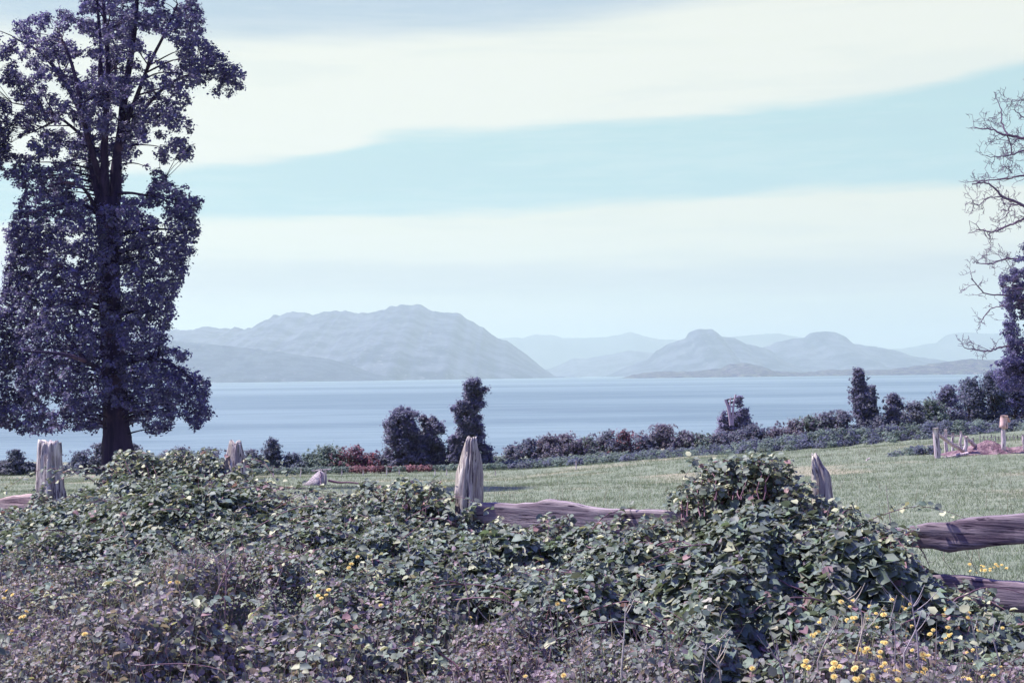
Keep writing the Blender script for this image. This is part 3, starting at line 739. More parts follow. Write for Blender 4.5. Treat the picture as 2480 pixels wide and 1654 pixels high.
# slender crooked tree made of stacked crowns on one trunk
def stacked_tree(name, label, parts_, trunk_px, Y, base, seed, size=.2, cat='tree', alt=(), r0=.25):
    rng = np.random.default_rng(seed); foot = at(trunk_px[0][0], trunk_px[0][1], Y); foot[2] = min(foot[2], float(ground(foot[0], foot[1])))
    root = empty(name, foot, label, cat); tb, cb = MB(), MB()
    P = spline([foot] + [at(x, y, Y) for x, y in trunk_px[1:]], 14); tube(tb, P, np.linspace(r0, r0 * .3, len(P)), 8, (.13, .09, .12), rough=.2)
    for (x, y, rx, ry) in parts_:
        for _ in range(int(10 + rx * ry / 32)):
            a = rng.uniform(0, 2 * np.pi); q = math.sqrt(rng.random()); br = rng.uniform(.16, .34) * min(rx, ry) * Y / F + .10
            c = at(x + (rx) * q * math.cos(a) * 1.0, y + (ry) * q * math.sin(a) * 1.0, Y + rng.uniform(-1, 1) * rx * Y / F * .8)
            blob_leaves(cb, c, br, int(40 + 700 * br * br), size, base, rng, .3, alt, hollow=.2)
            blob_leaves(cb, c, br * 1.75, int(9 + 60 * br), size * .8, base, rng, .3, alt, hollow=.5)
            e = P[np.argmin(np.linalg.norm(P - c, axis=1))]; tube(tb, spline([e, (e + c) / 2, c], 4), np.linspace(.05, .015, 4), 4, (.10, .07, .095))
    tb.build('trunk', M_twig, root, smooth=True); cb.build('crown', M_hedge, root); return root
o_ = stacked_tree('tree', 'slender crooked tree with stacked crowns behind the middle post',
             [(1152, 945, 24, 26), (1142, 975, 28, 20), (1125, 1005, 34, 26), (1140, 1040, 28, 30), (1150, 1075, 26, 30), (1165, 1110, 26, 34), (1110, 1070, 18, 30), (1112, 1110, 20, 26)],
             [(1140, 1150), (1135, 1090), (1122, 1045), (1130, 1000), (1150, 940)], 90, (.190, .185, .29), 771)
o_['group'] = 'trees rising above the hedge'
o_ = stacked_tree('tree', 'broad leafy tree with a domed crown, left half of the pair', [(978, 1008, 30, 24), (970, 1045, 36, 36), (980, 1090, 44, 36), (990, 1118, 50, 22)],
             [(985, 1142), (985, 1080), (982, 1000)], 92, (.195, .190, .29), 781)
o_['group'] = 'trees rising above the hedge'
o_ = stacked_tree('tree', 'narrower leafy tree with loose edges, right half of the pair', [(1034, 1022, 20, 16), (1046, 1048, 28, 28), (1044, 1088, 34, 32), (1040, 1120, 38, 20)],
             [(1046, 1142), (1046, 1090), (1042, 1020)], 92.5, (.220, .215, .31), 782)
o_['group'] = 'trees rising above the hedge'
hedge(1212, 1108, 1132, 26, 'low shrub directly right of the slender crooked tree', GREN, group=G1)
rowx = [(1238, 1086, 28), (1285, 1068, 30), (1330, 1056, 32), (1378, 1056, 30), (1425, 1066, 30), (1470, 1050, 32), (1512, 1046, 26), (1560, 1062, 30), (1608, 1032, 34), (1655, 1048, 30),
        (1700, 1056, 32), (1742, 1050, 26), (1785, 1048, 34), (1828, 1032, 34), (1878, 1040, 26), (1925, 1020, 32), (1962, 1012, 26), (2000, 1003, 30), (2038, 998, 26)]
spot = ['first shrub of the long hedge right of the middle post, lowest of them', 'second shrub of the long hedge right of the middle post', 'tall spiky shrub third from the left end of the long hedge',
        'twin topped shrub fourth from the left end of the long hedge', 'shrub in a dip, fifth from the left end of the long hedge', 'full shrub left of the red tinged one in the long hedge',
        'red tinged shrub standing in the long hedge', 'low dark shrub right of the red tinged one', 'tallest bushy shrub left of the broken topped tree', 'shrub with brown leaves beside the tallest bushy one',
        'low shrub two places left of the broken topped tree', 'low shrub at the left foot of the broken topped tree', 'shrub in front of the broken topped tree', 'rounded shrub at the right foot of the broken topped tree',
        'shrub in the gap halfway from the broken tree to the columnar tree', 'broad shrub on the rising hedge right of that gap', 'shrub three places left of the columnar tree', 'dark shrub two places left of the columnar tree',
        'shrub against the left side of the columnar tree']
for i, ((x, y, w_), lb) in enumerate(zip(rowx, spot)):
    yb = np.interp(x, [1200, 1474, 1708, 1865, 1982, 2120], [1130, 1118, 1108, 1092, 1084, 1076])
    base = RED if 'red tinged' in lb and 'right of' not in lb and 'left of' not in lb else (PURP, GREN, (.215, .195, .260), DARK)[(i * 7 + i // 3) % 4]
    al = ((.5, PURP),) if base is RED else ((.12, (.17, .13, .19)),)
    hedge(x, y - 4, yb + 3, w_ * 1.3, lb, base, Y=93, group=G1, alt=al)
# broken-topped tree with bare stubs
br_ = stacked_tree('tree', 'broken topped tree with pale bare stubs above the hedge', [(1750, 1018, 9, 26), (1796, 1008, 10, 28), (1775, 1052, 36, 16), (1790, 970, 6, 14), (1806, 1034, 18, 16), (1756, 1040, 20, 16), (1782, 1018, 22, 24), (1800, 1012, 14, 26)],
             [(1772, 1105), (1772, 1050), (1768, 1010), (1760, 968)], 97, (.27, .25, .38), 772, size=.16)
br_['group'] = 'trees rising above the hedge'
mb = MB()
for pts, r in (([(1770, 1030), (1764, 990), (1756, 968)], .11), ([(1774, 1030), (1776, 985), (1782, 955)], .09), ([(1768, 1000), (1768, 975), (1770, 962)], .06)):
    P = spline([at(x, y, 94.5) for x, y in pts], 6); tube(mb, P, np.linspace(r, r * .7, len(P)), 7, (.55, .42, .50), rough=.2)
mb.build('stub', M_twig, br_, smooth=True)
hedge(2092, 893, 1060, 27, 'columnar dark tree standing clear above the hedge', (.185, .180, .275), Y=94, name='tree', cat='tree', shape='column', dens=2.2, group='trees rising above the hedge', skew=-10)
hedge(2112, 935, 1050, 14, 'thin leafy spire hugging the right side of the columnar tree', PURP, Y=95, group=G1, shape='column')
hedge(2075, 1030, 1072, 30, 'low bush at the foot of the columnar tree', DARK, Y=92, group=G1)
hedge(2166, 953, 1062, 30, 'round crowned small tree right of the columnar tree', (.185, .180, .275), Y=94, name='tree', cat='tree', group='trees rising above the hedge')
hedge(2130, 1005, 1065, 24, 'shrub between the columnar tree and the round crowned one', PURP, Y=93, group=G1)
hedge(2215, 972, 1060, 34, 'shrub directly right of the round crowned small tree', PURP, Y=95, group=G1)
hedge(2255, 968, 1060, 32, 'grey green shrub left of the tall dark trees at the right', GREN, Y=96, group=G1)
hedge(2295, 934, 1055, 54, 'leafy tree above the tall corral post', (.185, .180, .275), Y=98, name='tree', cat='tree', group='dark trees at the right end of the hedge')
hedge(2350, 916, 1050, 58, 'broad dark tree above the corral rails', DARK, Y=100, name='tree', cat='tree', group='dark trees at the right end of the hedge')
hedge(2405, 900, 1050, 52, 'dark tree left of the bare branched one', DARK, Y=100, name='tree', cat='tree', group='dark trees at the right end of the hedge')
hedge(2460, 862, 1045, 66, 'tallest dark tree at the right edge beneath the bare branches', (.165, .155, .31), Y=102, name='tree', cat='tree', dens=1.2, group='dark trees at the right end of the hedge')

# low green bramble bank in front of the hedge
mb = MB(); rngb = np.random.default_rng(55)
bx = [(1225, 1134), (1474, 1120), (1708, 1111), (1865, 1094), (1982, 1086), (2120, 1078), (2300, 1062), (2540, 1058)]
for x in np.arange(1225, 2540, 6):
    yb = np.interp(x, [p[0] for p in bx], [p[1] for p in bx]); hgt_px = np.interp(x, [1225, 1500, 1800, 2000, 2100, 2540], [10, 16, 26, 38, 42, 38]) * rngb.uniform(.7, 1.1)
    Yd = 87.8 + rngb.uniform(-1.2, 1.8)
    for q in (.15, .5, .85):
        p = at(x + rngb.uniform(-6, 6), yb - hgt_px * q, Yd + q * 2.0)
        blob_leaves(mb, p, .42, 95, .17, GREN if rngb.random() < .5 else DARK, rngb, .3)
for x in np.arange(575, 1225, 7):
    yb = np.interp(x, [575, 1225], [1148, 1136])
    p = at(x, yb - 6, 87.8 + rngb.uniform(-1, 1)); reddish = 840 < x < 1040 and rngb.random() < .8
    blob_leaves(mb, p, .32, 80, .16, (.23, .12, .15) if reddish else GREN, rngb, .3, flat=.7)
tag(mb.build('bramble_bank', [M_hedge]), 'low green and reddish bramble bank along the foot of the hedge', 'bramble', None, 'stuff')

# ------------------------------------------------------------------ the great tree at the left
TY = 55.0; TS = TY / F
rng = np.random.default_rng(2024)
def inside(poly, x, y):
    poly = np.array(poly, float); c = np.zeros(len(x), bool); j = len(poly) - 1
    for i in range(len(poly)):
        xi, yi = poly[i]; xj, yj = poly[j]
        c ^= ((yi > y) != (yj > y)) & (x < (xj - xi) * (y - yi) / (yj - yi + 1e-9) + xi); j = i
    return c
crown = [(-160, 40), (-60, 72), (0, 78), (35, 58), (90, 42), (140, 25), (195, 40), (205, -30), (260, -90), (330, -120), (420, -95), (470, -40), (478, 15), (492, 60), (508, 115), (548, 145), (575, 165),
         (592, 180), (583, 215), (552, 236), (545, 205), (520, 230), (480, 205), (440, 215), (462, 250), (435, 265), (462, 300), (455, 340), (462, 378), (440, 392), (400, 395), (375, 375), (345, 365), (310, 385),
         (296, 420), (298, 470), (325, 485), (358, 478), (372, 430), (352, 400), (385, 408), (430, 440), (452, 455), (440, 478), (492, 482), (470, 520), (478, 560), (470, 600), (448, 640), (438, 690), (412, 730), (420, 790),
         (398, 800), (400, 840), (455, 858), (430, 880), (478, 905), (506, 925), (500, 985), (508, 1005), (470, 1040), (450, 1010), (420, 1005), (405, 1040), (365, 1052), (330, 1020), (262, 1035), (200, 1040),
         (120, 1042), (60, 1050), (0, 1030), (-160, 1020), (-240, 900), (-220, 760), (-90, 730), (0, 735), (10, 690), (25, 620), (18, 560), (30, 520), (60, 470), (25, 440), (-20, 390), (-120, 360), (-230, 250), (-230, 120)]
holes = [[(172, 140), (195, 135), (222, 150), (218, 185), (190, 190), (175, 170)], [(370, 85), (400, 80), (405, 105), (380, 112)], [(75, 300), (125, 285), (130, 310), (85, 325)],
         [(185, 385), (205, 385), (208, 415), (190, 410)], [(236, 380), (250, 380), (252, 430), (242, 430)], [(262, 375), (270, 375), (268, 430), (260, 430)], [(150, 620), (190, 618), (195, 640), (165, 650)],
         [(220, 725), (245, 722), (245, 755), (228, 755)], [(290, 690), (325, 690), (320, 715), (292, 715)], [(130, 225), (170, 215), (175, 245), (140, 250)], [(350, 195), (385, 190), (380, 215)],
         [(430, 175), (460, 170), (455, 195)], [(362, 620), (395, 625), (385, 655)], [(200, 890), (235, 880), (230, 915)], [(285, 330), (300, 330), (298, 360)], [(415, 985), (440, 970), (445, 1005)],
         [(470, 215), (520, 180), (530, 215), (500, 240)], [(150, 570), (200, 560), (205, 580), (165, 590)], [(20, 250), (60, 240), (70, 270), (25, 280)]]
N_ = 22000
cx = rng.uniform(-240, 600, N_ * 2); cy = rng.uniform(-215, 1060, N_ * 2)
ok = inside(crown, cx, cy)
for h_ in holes: ok &= ~inside(h_, cx, cy)
# looser foliage high up and at the left; dense lower down
loose = .62 * fbm(np.stack([cx / 26, cy / 22, cx * 0], -1), 3, 500) + .38 * fbm(np.stack([cx / 58, cy / 46, cx * 0], -1), 2, 540)
ok &= loose > np.interp(cy, [-200, 250, 450, 560, 700, 1060], [.435, .45, .43, .34, .25, .31])
cx, cy = cx[ok], cy[ok]
# keep centres a few pixels away from each other
seen, sel = {}, []
for i in range(len(cx)):
    k = (int(cx[i] // 7.8), int(cy[i] // 7.8))
    if any((k[0] + a, k[1] + b_) in seen and math.hypot(cx[i] - seen[(k[0] + a, k[1] + b_)][0], cy[i] - seen[(k[0] + a, k[1] + b_)][1]) < 7.8 for a in (-1, 0, 1) for b_ in (-1, 0, 1)): continue
    seen[k] = (cx[i], cy[i]); sel.append(i)
cx, cy = cx[sel], cy[sel]
tfoot = at(288, 1196, TY); tfoot[2] = float(ground(tfoot[0], tfoot[1])) - .05
big = empty('evergreen_tree', tfoot, 'tall dark evergreen tree with a forked trunk towering over the left side', 'tree')
tb, cb = MB(), MB()
BK = (.9, .9, 1.15)
def limb(pts, widths, side=12, dy=0.0, seed=0):
    P = np.array([list(at(x, y, TY + d)) + [w * TS / 2] for (x, y, d), w in zip(pts, widths)])
    Q = spline(P, 4 * len(P)); tube(tb, Q[:, :3], np.maximum(Q[:, 3], .01), side, BK, rough=.22, seed=seed); return Q
stems = []
trunk = limb([(290, 1215, 0), (288, 1180, 0), (288, 1130, 0), (284, 1060, 0), (282, 1000, 0), (276, 900, 0), (270, 800, 0), (266, 700, 0), (264, 600, 0), (262, 530, 0), (258, 480, 0)],
              [128, 104, 84, 68, 60, 54, 50, 46, 48, 54, 58], 22, seed=3); stems.append(trunk)
stems.append(limb([(270, 520, 0), (279, 460, .2), (282, 400, .3), (292, 330, .4), (300, 240, .5), (318, 130, .4), (330, 20, .2), (335, -90, 0)], [34, 30, 26, 22, 19, 15, 11, 6], 10, seed=5))
stems.append(limb([(256, 500, 0), (254, 440, -.4), (253, 370, -.7), (256, 290, -.9), (262, 200, -1.0), (258, 100, -1), (250, -20, -.8), (262, -120, -.5)], [30, 22, 18, 15, 13, 11, 8, 5], 10, seed=6))
stems.append(limb([(252, 510, 0), (238, 455, .4), (225, 400, .8), (220, 350, 1.2), (190, 260, 2.0), (150, 190, 2.6), (100, 130, 3), (30, 90, 3)], [34, 28, 22, 18, 15, 12, 8, 4], 10, seed=7))
stems.append(limb([(245, 440, -.3), (222, 370, -1), (205, 300, -1.6), (190, 220, -2), (172, 150, -2.2), (150, 95, -2.2)], [18, 15, 12, 10, 7, 4], 8, seed=8))
stems.append(limb([(250, 260, -.4), (243, 180, -.6), (244, 120, -.6), (238, 40, -.4), (230, -60, 0)], [12, 11, 9, 7, 4], 8, seed=9))
stems.append(limb([(292, 340, .4), (325, 250, 0), (360, 160, -.6), (400, 80, -1), (430, 10, -1.3)], [14, 11, 9, 6, 4], 8, seed=10))
stems.append(limb([(288, 360, .3), (330, 290, 1), (390, 220, 1.4), (450, 185, 1.2), (520, 175, 1), (572, 190, .8)], [13, 11, 9, 7, 5, 3], 8, seed=11))
for pts, ws in (([(230, 500, -.3), (200, 455, -1), (160, 442, -1.6), (110, 455, -2)], [10, 8, 6, 3]), ([(240, 520, 0), (190, 492, -1), (130, 500, -2), (60, 520, -2.4)], [10, 8, 5, 3]),
                ([(285, 468, 0), (320, 468, 0), (355, 473, 0), (368, 458, 0), (395, 440, 0)], [9, 7, 6, 5, 3]), ([(200, 330, 1), (150, 290, 1.5), (90, 262, 2), (30, 250, 2)], [9, 7, 5, 3]),
                ([(140, 290, -.8), (110, 305, -1), (75, 322, -1.4)], [6, 5, 3]), ([(235, 620, 0), (190, 655, -1), (140, 640, -1.5), (90, 600, -2)], [10, 8, 6, 3]),
                ([(262, 760, 0), (225, 715, -2), (170, 690, -3.5)], [12, 8, 4]), ([(270, 930, 0), (225, 885, -2), (160, 860, -4), (60, 850, -5)], [16, 12, 8, 4]), ([(275, 900, 0), (340, 870, -1), (410, 880, -1), (480, 930, 0)], [14, 11, 7, 4])):
    stems.append(limb(pts, ws, 7))
allst = np.concatenate([np.concatenate([s_[:, :3], s_[:, 3:]], 1) for s_ in stems])
LV = (.138, .120, .275)
def L0(c): return float(np.min(np.linalg.norm(allst[:, :3] - c, axis=1)))
for x, y in zip(cx, cy):
    axis_x = np.interp(y, [-200, 500, 1060], [300, 262, 285])
    halfw = np.interp(y, [-200, 100, 450, 560, 800, 1000, 1060], [80, 270, 200, 215, 250, 260, 230]) * TS
    e = min(1, abs(x - axis_x) * TS / halfw)
    dmax = halfw * math.sqrt(max(.04, 1 - e * e)) * .8
    d = rng.uniform(-1, 1) * dmax
    # most clumps stay out of the line of the bare trunk between 380 and 560 and at the very bottom
    if (205 < x < 298 and 330 < y < 500 or 235 < x < 330 and y > 985) and d < .5: d = rng.uniform(.5, max(.8, dmax))
    c = at(x, y, TY + d); r = rng.uniform(.13, .27)
    nn = int(r * r * rng.uniform(720, 1000))
    blob_leaves(cb, c, r, nn, .138, LV, rng, .33, ((.10, (.24, .21, .34)), (.15, (.18, .18, .27))), flat=.85, hollow=.25)
    # a few leaves straggle round each clump, and a twig ties it to the nearest limb
    blob_leaves(cb, c, r * 1.55, max(4, nn // 6), .11, LV, rng, .33, flat=.9, hollow=.5)
    if rng.random() < .16 and L0(c) < 2.6:
        dd = np.linalg.norm(allst[:, :3] - c, axis=1) + 1.1 * np.maximum(0, allst[:, 2] - c[2] + .2); k = np.argmin(dd); e_ = allst[k, :3]
        L_ = np.linalg.norm(c - e_); mid = (e_ + c) / 2 + np.array([rng.normal() * .07, rng.normal() * .07, .06]) * L_
        tube(tb, spline([e_, mid, c], 6), [min(allst[k, 3] * .5, .018 + .011 * L_), .008], 4, BK)
tb.build('trunk', M_bark, big, smooth=True); cb.build('crown', M_tree, big)

# ------------------------------------------------------------------ the bare tree at the right
RY = 62.0
rng = np.random.default_rng(31)
rfoot = at(2640, 1090, RY); rfoot[2] = float(ground(rfoot[0], rfoot[1])) - .05
bt = empty('bare_tree', rfoot, 'leafless tree with clawing bare branches reaching in from the right edge', 'tree')
tb, cb = MB(), MB(); TW = (.15, .10, .17)
def rlimb(pts, w0, w1, twigs=True, d0=0.0, d1=None, k=1.0):
    d1 = d0 + rng.uniform(-1.5, 1.5) if d1 is None else d1
    P = spline([at(x, y, RY + d0 + (d1 - d0) * i / (len(pts) - 1)) for i, (x, y) in enumerate(pts)], 5 * len(pts))
    P[1:-1] += rng.normal(size=P[1:-1].shape) * .018
    tube(tb, P, np.linspace(w0, w1, len(P)) * RY / F / 2, 5, TW, rough=.15)
    if twigs:
        for i in range(2, len(P)):
            if rng.random() < .55: twig(P[i], P[i] - P[i - 1], rng.uniform(.3, 1.0) * k, w1 * RY / F / 2 * .8, 2)
def twig(p, d, L, r, lev):
    d = d / (np.linalg.norm(d) + 1e-9); a = rng.normal(size=3) * np.array([.8, .8, .9]); a = a + d * .5 + np.array([-.15, 0, .1]); a /= np.linalg.norm(a)
    P = [p]; q = a
    for s in range(5): q = q + rng.normal(size=3) * .30 + np.array([0, 0, .05]); q /= np.linalg.norm(q); P.append(P[-1] + q * L / 5)
    P = np.array(P); tube(tb, P, np.linspace(max(r, .009), .005, len(P)), 4, TW)
    if lev > 0:
        for i in (2, 3, 4, 5):
            if rng.random() < .7: twig(P[i], P[i] - P[i - 1], L * rng.uniform(.35, .65), r * .6, lev - 1)
tube(tb, spline([rfoot, at(2640, 900, RY), at(2615, 700, RY), at(2600, 480, RY), at(2590, 300, RY), at(2560, 150, RY)], 24), [.55, .08], 12, TW, rough=.2)
for pts, w0, w1 in (([(2600, 450), (2540, 370), (2480, 336), (2430, 326), (2400, 314), (2358, 311)], 14, 3), ([(2440, 328), (2428, 300), (2425, 270), (2415, 240)], 6, 2), ([(2440, 330), (2448, 352), (2450, 374)], 5, 3),
                    ([(2600, 420), (2520, 360), (2480, 365), (2450, 375), (2400, 382)], 9, 3), ([(2590, 330), (2520, 300), (2480, 285), (2455, 265)], 8, 2), ([(2610, 520), (2540, 430), (2480, 426), (2430, 434), (2356, 440)], 10, 3),
                    ([(2612, 600), (2540, 555), (2480, 500), (2430, 477), (2395, 445), (2354, 446)], 12, 4), ([(2430, 477), (2390, 480), (2372, 497), (2358, 492)], 4, 2), ([(2480, 500), (2450, 495), (2440, 520), (2415, 540)], 5, 2),
                    ([(2610, 560), (2540, 505), (2480, 530), (2440, 548), (2405, 562), (2372, 555)], 10, 4), ([(2612, 680), (2540, 630), (2480, 630), (2440, 626), (2400, 638), (2364, 638)], 9, 3), ([(2450, 420), (2440, 405), (2428, 405)], 4, 2),
                    ([(2620, 800), (2530, 730), (2480, 730), (2440, 715), (2390, 712), (2352, 675)], 9, 3), ([(2440, 738), (2400, 748), (2378, 775)], 4, 2), ([(2625, 880), (2540, 850), (2470, 835), (2420, 842), (2390, 850), (2336, 842)], 9, 3),
                    ([(2560, 180), (2500, 230), (2470, 250)], 7, 2), ([(2600, 640), (2520, 690), (2470, 700), (2420, 690)], 8, 3)):
    rlimb(pts, w0 * .8, w1 * .75, k=1.0)
tb.build('trunk', M_twig, bt, smooth=True)
# the leafy growth low on the same tree
for (x, y, rx, ry, n_) in ((2465, 690, 42, 38, 46), (2500, 640, 40, 50, 30), (2455, 740, 28, 26, 20), (2450, 780, 14, 20, 9), (2452, 820, 22, 26, 16), (2480, 860, 45, 40, 50), (2450, 905, 42, 40, 50), (2520, 760, 45, 90, 50), (2540, 900, 60, 80, 50)):
    for _ in range(n_):
        a = rng.uniform(0, 2 * np.pi); q = math.sqrt(rng.random())
        c = at(x + rx * q * math.cos(a), y + ry * q * math.sin(a), RY + rng.uniform(-1, 1) * .8); blob_leaves(cb, c, rng.uniform(.14, .30), 66, .11, (.150, .135, .280), rng, .3)
cb.build('crown', M_tree, bt)

# ------------------------------------------------------------------ corral at the right
CY = 61.0
def pole(mb, a, b, w, Y=CY, Y2=None, C=(1, 1, 1), seed=0, n=6, sides=8):
    p, q = at(a[0], a[1], Y), at(b[0], b[1], Y2 or Y); u = np.linspace(0, 1, n)[:, None]
    P = p * (1 - u) + q * u; P[1:-1] += np.random.default_rng(seed).normal(size=(n - 2, 3)) * .015
    tube(mb, P, w * Y / F / 2 * np.linspace(.92, 1.05, n), sides, C, rough=.2, seed=seed)
    for e, s in ((0, 0), (n - 1, 1)):
        b1 = mb.nv; mb.add([P[e]], np.zeros((0, 3), int), C); r0 = b1 - n * sides + e * sides; j = np.arange(sides)
        mb.add_more(np.stack([r0 + j, r0 + (j + 1) % sides, np.full(sides, b1)], -1))
cf = at(2270, 1125, CY); corral = empty('corral_fence', cf, 'ruined pale timber corral of leaning posts and fallen rails at the right', 'fence')
for i, (a, b, w_, Yd) in enumerate((((2266, 1036), (2272, 1128), 16, 58.8), ((2289, 1040), (2293, 1106), 9, CY + 1.4), ((2308, 1047), (2308, 1100), 6, CY + 2), ((2326, 1044), (2327, 1096), 7, CY + 2),
                                    ((2340, 1058), (2338, 1104), 10, 60), ((2356, 1060), (2357, 1092), 5, CY + 3))):
    mb = MB(); pole(mb, a, b, w_, Yd, seed=i); mb.build('post', M_farwood, corral, smooth=True)
for i, (a, b, w_, Yd, Y2) in enumerate((((2268, 1050), (2333, 1093), 9, 58.9, 60), ((2338, 1058), (2368, 1086), 9, 60.2, 60.6), ((2290, 1052), (2345, 1058), 3, CY + 4, CY + 5), ((2284, 1110), (2345, 1098), 9, 59.3, 59.3), ((2290, 1072), (2336, 1078), 3, CY + 4, CY + 5))):
    mb = MB(); pole(mb, a, b, w_, Yd, Y2, seed=20 + i, C=(.95, .85, .85)); mb.build('rail', M_farwood, corral, smooth=True)
# wire fence of thin stakes behind it, up to the gate post
mw = at(2420, 1085, 72); wire_fence = empty('stake_fence', mw, 'thin grey stake and wire fence behind the corral', 'fence')
for i, x in enumerate(range(2374, 2500, 9)):
    mb = MB(); pole(mb, (x, 1052 + (i % 3) * 2), (x + (i % 2) * 2 - 1, 1084), 2.2, 72, seed=40 + i, C=(.55, .55, .62), sides=5, n=4); mb.build('stake', M_farwood, wire_fence)
for y in (1058, 1068):
    mb = MB(); pole(mb, (2372, y), (2500, y - 1), 1.0, 72, seed=60 + y, C=(.5, .5, .58), sides=4); mb.build('wire', M_farwood, wire_fence)
gp = at(2431, 1092, 60); gate = empty('gate_post', gp, 'tall pale post with an orange lichened head at the right edge', 'post')
mb = MB(); pole(mb, (2430, 1022), (2431, 1096), 11, 60, seed=70); mb.build('shaft', M_farwood, gate, smooth=True)
mb = MB(); pole(mb, (2432, 1006), (2430, 1036), 20, 60, seed=71, C=(1.1, .88, .80), n=5)
pole(mb, (2441, 1012), (2446, 1022), 6, 60, seed=73, C=(1.2, .8, .6), n=4); mb.build('head', M_farwood, gate, smooth=True)
gp = at(2479, 1092, 60); mb = MB(); pole(mb, (2479, 1052), (2480, 1094), 8, 60, seed=72)
tag(mb.build('fence_post', M_farwood, loc=gp, smooth=True), 'short pale post cut by the right edge, right of the lichened one', 'post')
# reddish dirt mound and the dark low bush beside it
m, t = material('red_earth'); tc = t.n('ShaderNodeTexCoord'); a_ = t.noise(tc.outputs['Object'], 2.2, 5, .65)
c = t.mix(t.smooth(a_, .35, .65), (.16, .08, .12, 1), (.42, .28, .31, 1)); p = t.n('ShaderNodeBsdfPrincipled'); t.l(c, p.inputs['Base Color']); p.inputs['Roughness'].default_value = 1
b = t.n('ShaderNodeBump'); b.inputs['Distance'].default_value = .6; t.l(a_, b.inputs['Height']); t.l(b.outputs[0], p.inputs['Normal'])
o = t.n('ShaderNodeOutputMaterial'); t.l(p.outputs[0], o.inputs[0]); M_earth = m
def mound(name, label, cat, px, Y, rad_y, h_of, mat, seed, kind=None):
    xs_ = np.linspace(px[0], px[1], 90); A = np.array([at(x, 1110, Y) for x in xs_])[:, 0]; v = np.linspace(-1, 1, 24)
    Xg = np.broadcast_to(A, (24, 90)); Yg = Y + v[:, None] * rad_y + 0 * Xg
    hh = np.interp(xs_, h_of[0], h_of[1]); g = ground(Xg, Yg)
    Z = g - .06 + hh[None] * (1 - v[:, None] ** 2) * (.25 + 1.5 * fbm(np.stack([Xg * 1.9, Yg * 1.9, Xg * 0], -1), 4, seed))
    V = np.stack([Xg, Yg, Z], -1).reshape(-1, 3); i = np.arange(23)[:, None] * 90; j = np.arange(89)[None]
    mb = MB(); mb.add(V, np.stack([i + j, i + j + 1, i + 90 + j + 1, i + 90 + j], -1).reshape(-1, 4)); c0 = V.mean(0)
    return tag(mb.build(name, mat, loc=c0, smooth=True), label, cat, None, kind)
mound('dirt_mound', 'reddish earth and rubble heaped among the corral posts', None, (2275, 2560), 60.8, 1.3,
      ([2275, 2300, 2340, 2385, 2410, 2440, 2560], [.04, .14, .26, .46, .38, .22, .26]), M_earth, 5, 'structure')
rngb = np.random.default_rng(91); lbp = at(2210, 1110, 63); lb = empty('low_bush', (lbp[0], lbp[1], float(ground(lbp[0], lbp[1]))), 'low dark spreading bush in the pasture left of the corral', 'bush')
mb = MB()
for _ in range(60):
    u = rngb.random(); x = 2160 + 104 * u; y = np.interp(u, [0, .3, 1], [1108, 1096, 1086]) + rngb.uniform(-4, 14)
    blob_leaves(mb, at(x, min(y, 1112), 63 + rngb.uniform(-1, 1)), .26, 70, .12, GREN if rngb.random() < .6 else DARK, rngb)
mb.build('foliage', M_hedge, lb)

# the fallen stick, the stump and the little stakes out in the pasture
def on_ground(x, y, Y):
    p = at(x, y, Y); p[2] = float(ground(p[0], p[1])); return p
mb = MB(); pole(mb, (2081, 1127), (2107, 1109), 3.5, 60, seed=81, C=(1.1, 1.05, 1.05), sides=6)
tag(mb.build('branch', M_farwood, loc=at(2081, 1127, 60)), 'pale broken stick poking out of the pasture at the right', 'branch')
sf = at(765, 1180, 61); stump = empty('stump', sf, 'splintered pale stump with a leaning slab and an upright stake in the pasture', 'stump')
mb = MB()
o4 = [(722, 1182), (745, 1166), (760, 1150), (772, 1140), (782, 1146), (780, 1182)]
f_ = np.array([at(x, y, 60.3 + (1182 - y) / 42 * 1.1) for x, y in o4]); bk = np.array([at(x + 4, y - 1, 61.0 + (1182 - y) / 42 * .8) for x, y in o4]); n = len(o4); j = np.arange(n)
cf_, cb2 = f_.mean(0), bk.mean(0)
V = np.concatenate([f_, bk, [cf_], [cb2]]); mb.add(V, np.stack([j, (j + 1) % n, np.full(n, 2 * n)], -1)); mb.add_more(np.stack([j + n, (j + 1) % n + n, np.full(n, 2 * n + 1)], -1)); mb.add_more(np.stack([j, j + n, (j + 1) % n + n, (j + 1) % n], -1)); mb.C = [c_ * .72 for c_ in mb.C]
mb.build('slab', M_farwood, stump)
mb = MB(); pole(mb, (789, 1138), (788, 1182), 6, 61, seed=83); mb.build('stake', M_farwood, stump, smooth=True)
mb = MB(); pole(mb, (752, 1139), (802, 1136), 3, 61, seed=84); mb.build('top_rail', M_farwood, stump, smooth=True)
mb = MB(); pole(mb, (776, 1143), (777, 1180), 4, 61.3, 60.3, seed=85, C=(.3, .25, .35)); mb.build('dark_edge', M_farwood, stump, smooth=True)
for (pts, lb_) in (([(795, 1163), (820, 1168), (845, 1168), (872, 1171)], 'dark dead branch lying right of the splintered stump'), ([(640, 1184), (680, 1181), (715, 1184), (735, 1182)], 'dark dead branch lying left of the splintered stump')):
    mb = MB(); P = spline([at(x, y, 61.0) for x, y in pts], 12); tube(mb, P, np.linspace(.055, .03, len(P)), 6, (.22, .12, .17), rough=.2)
    tag(mb.build('branch', M_twig, loc=P[0], smooth=True), lb_, 'branch', 'dead branches beside the stump')
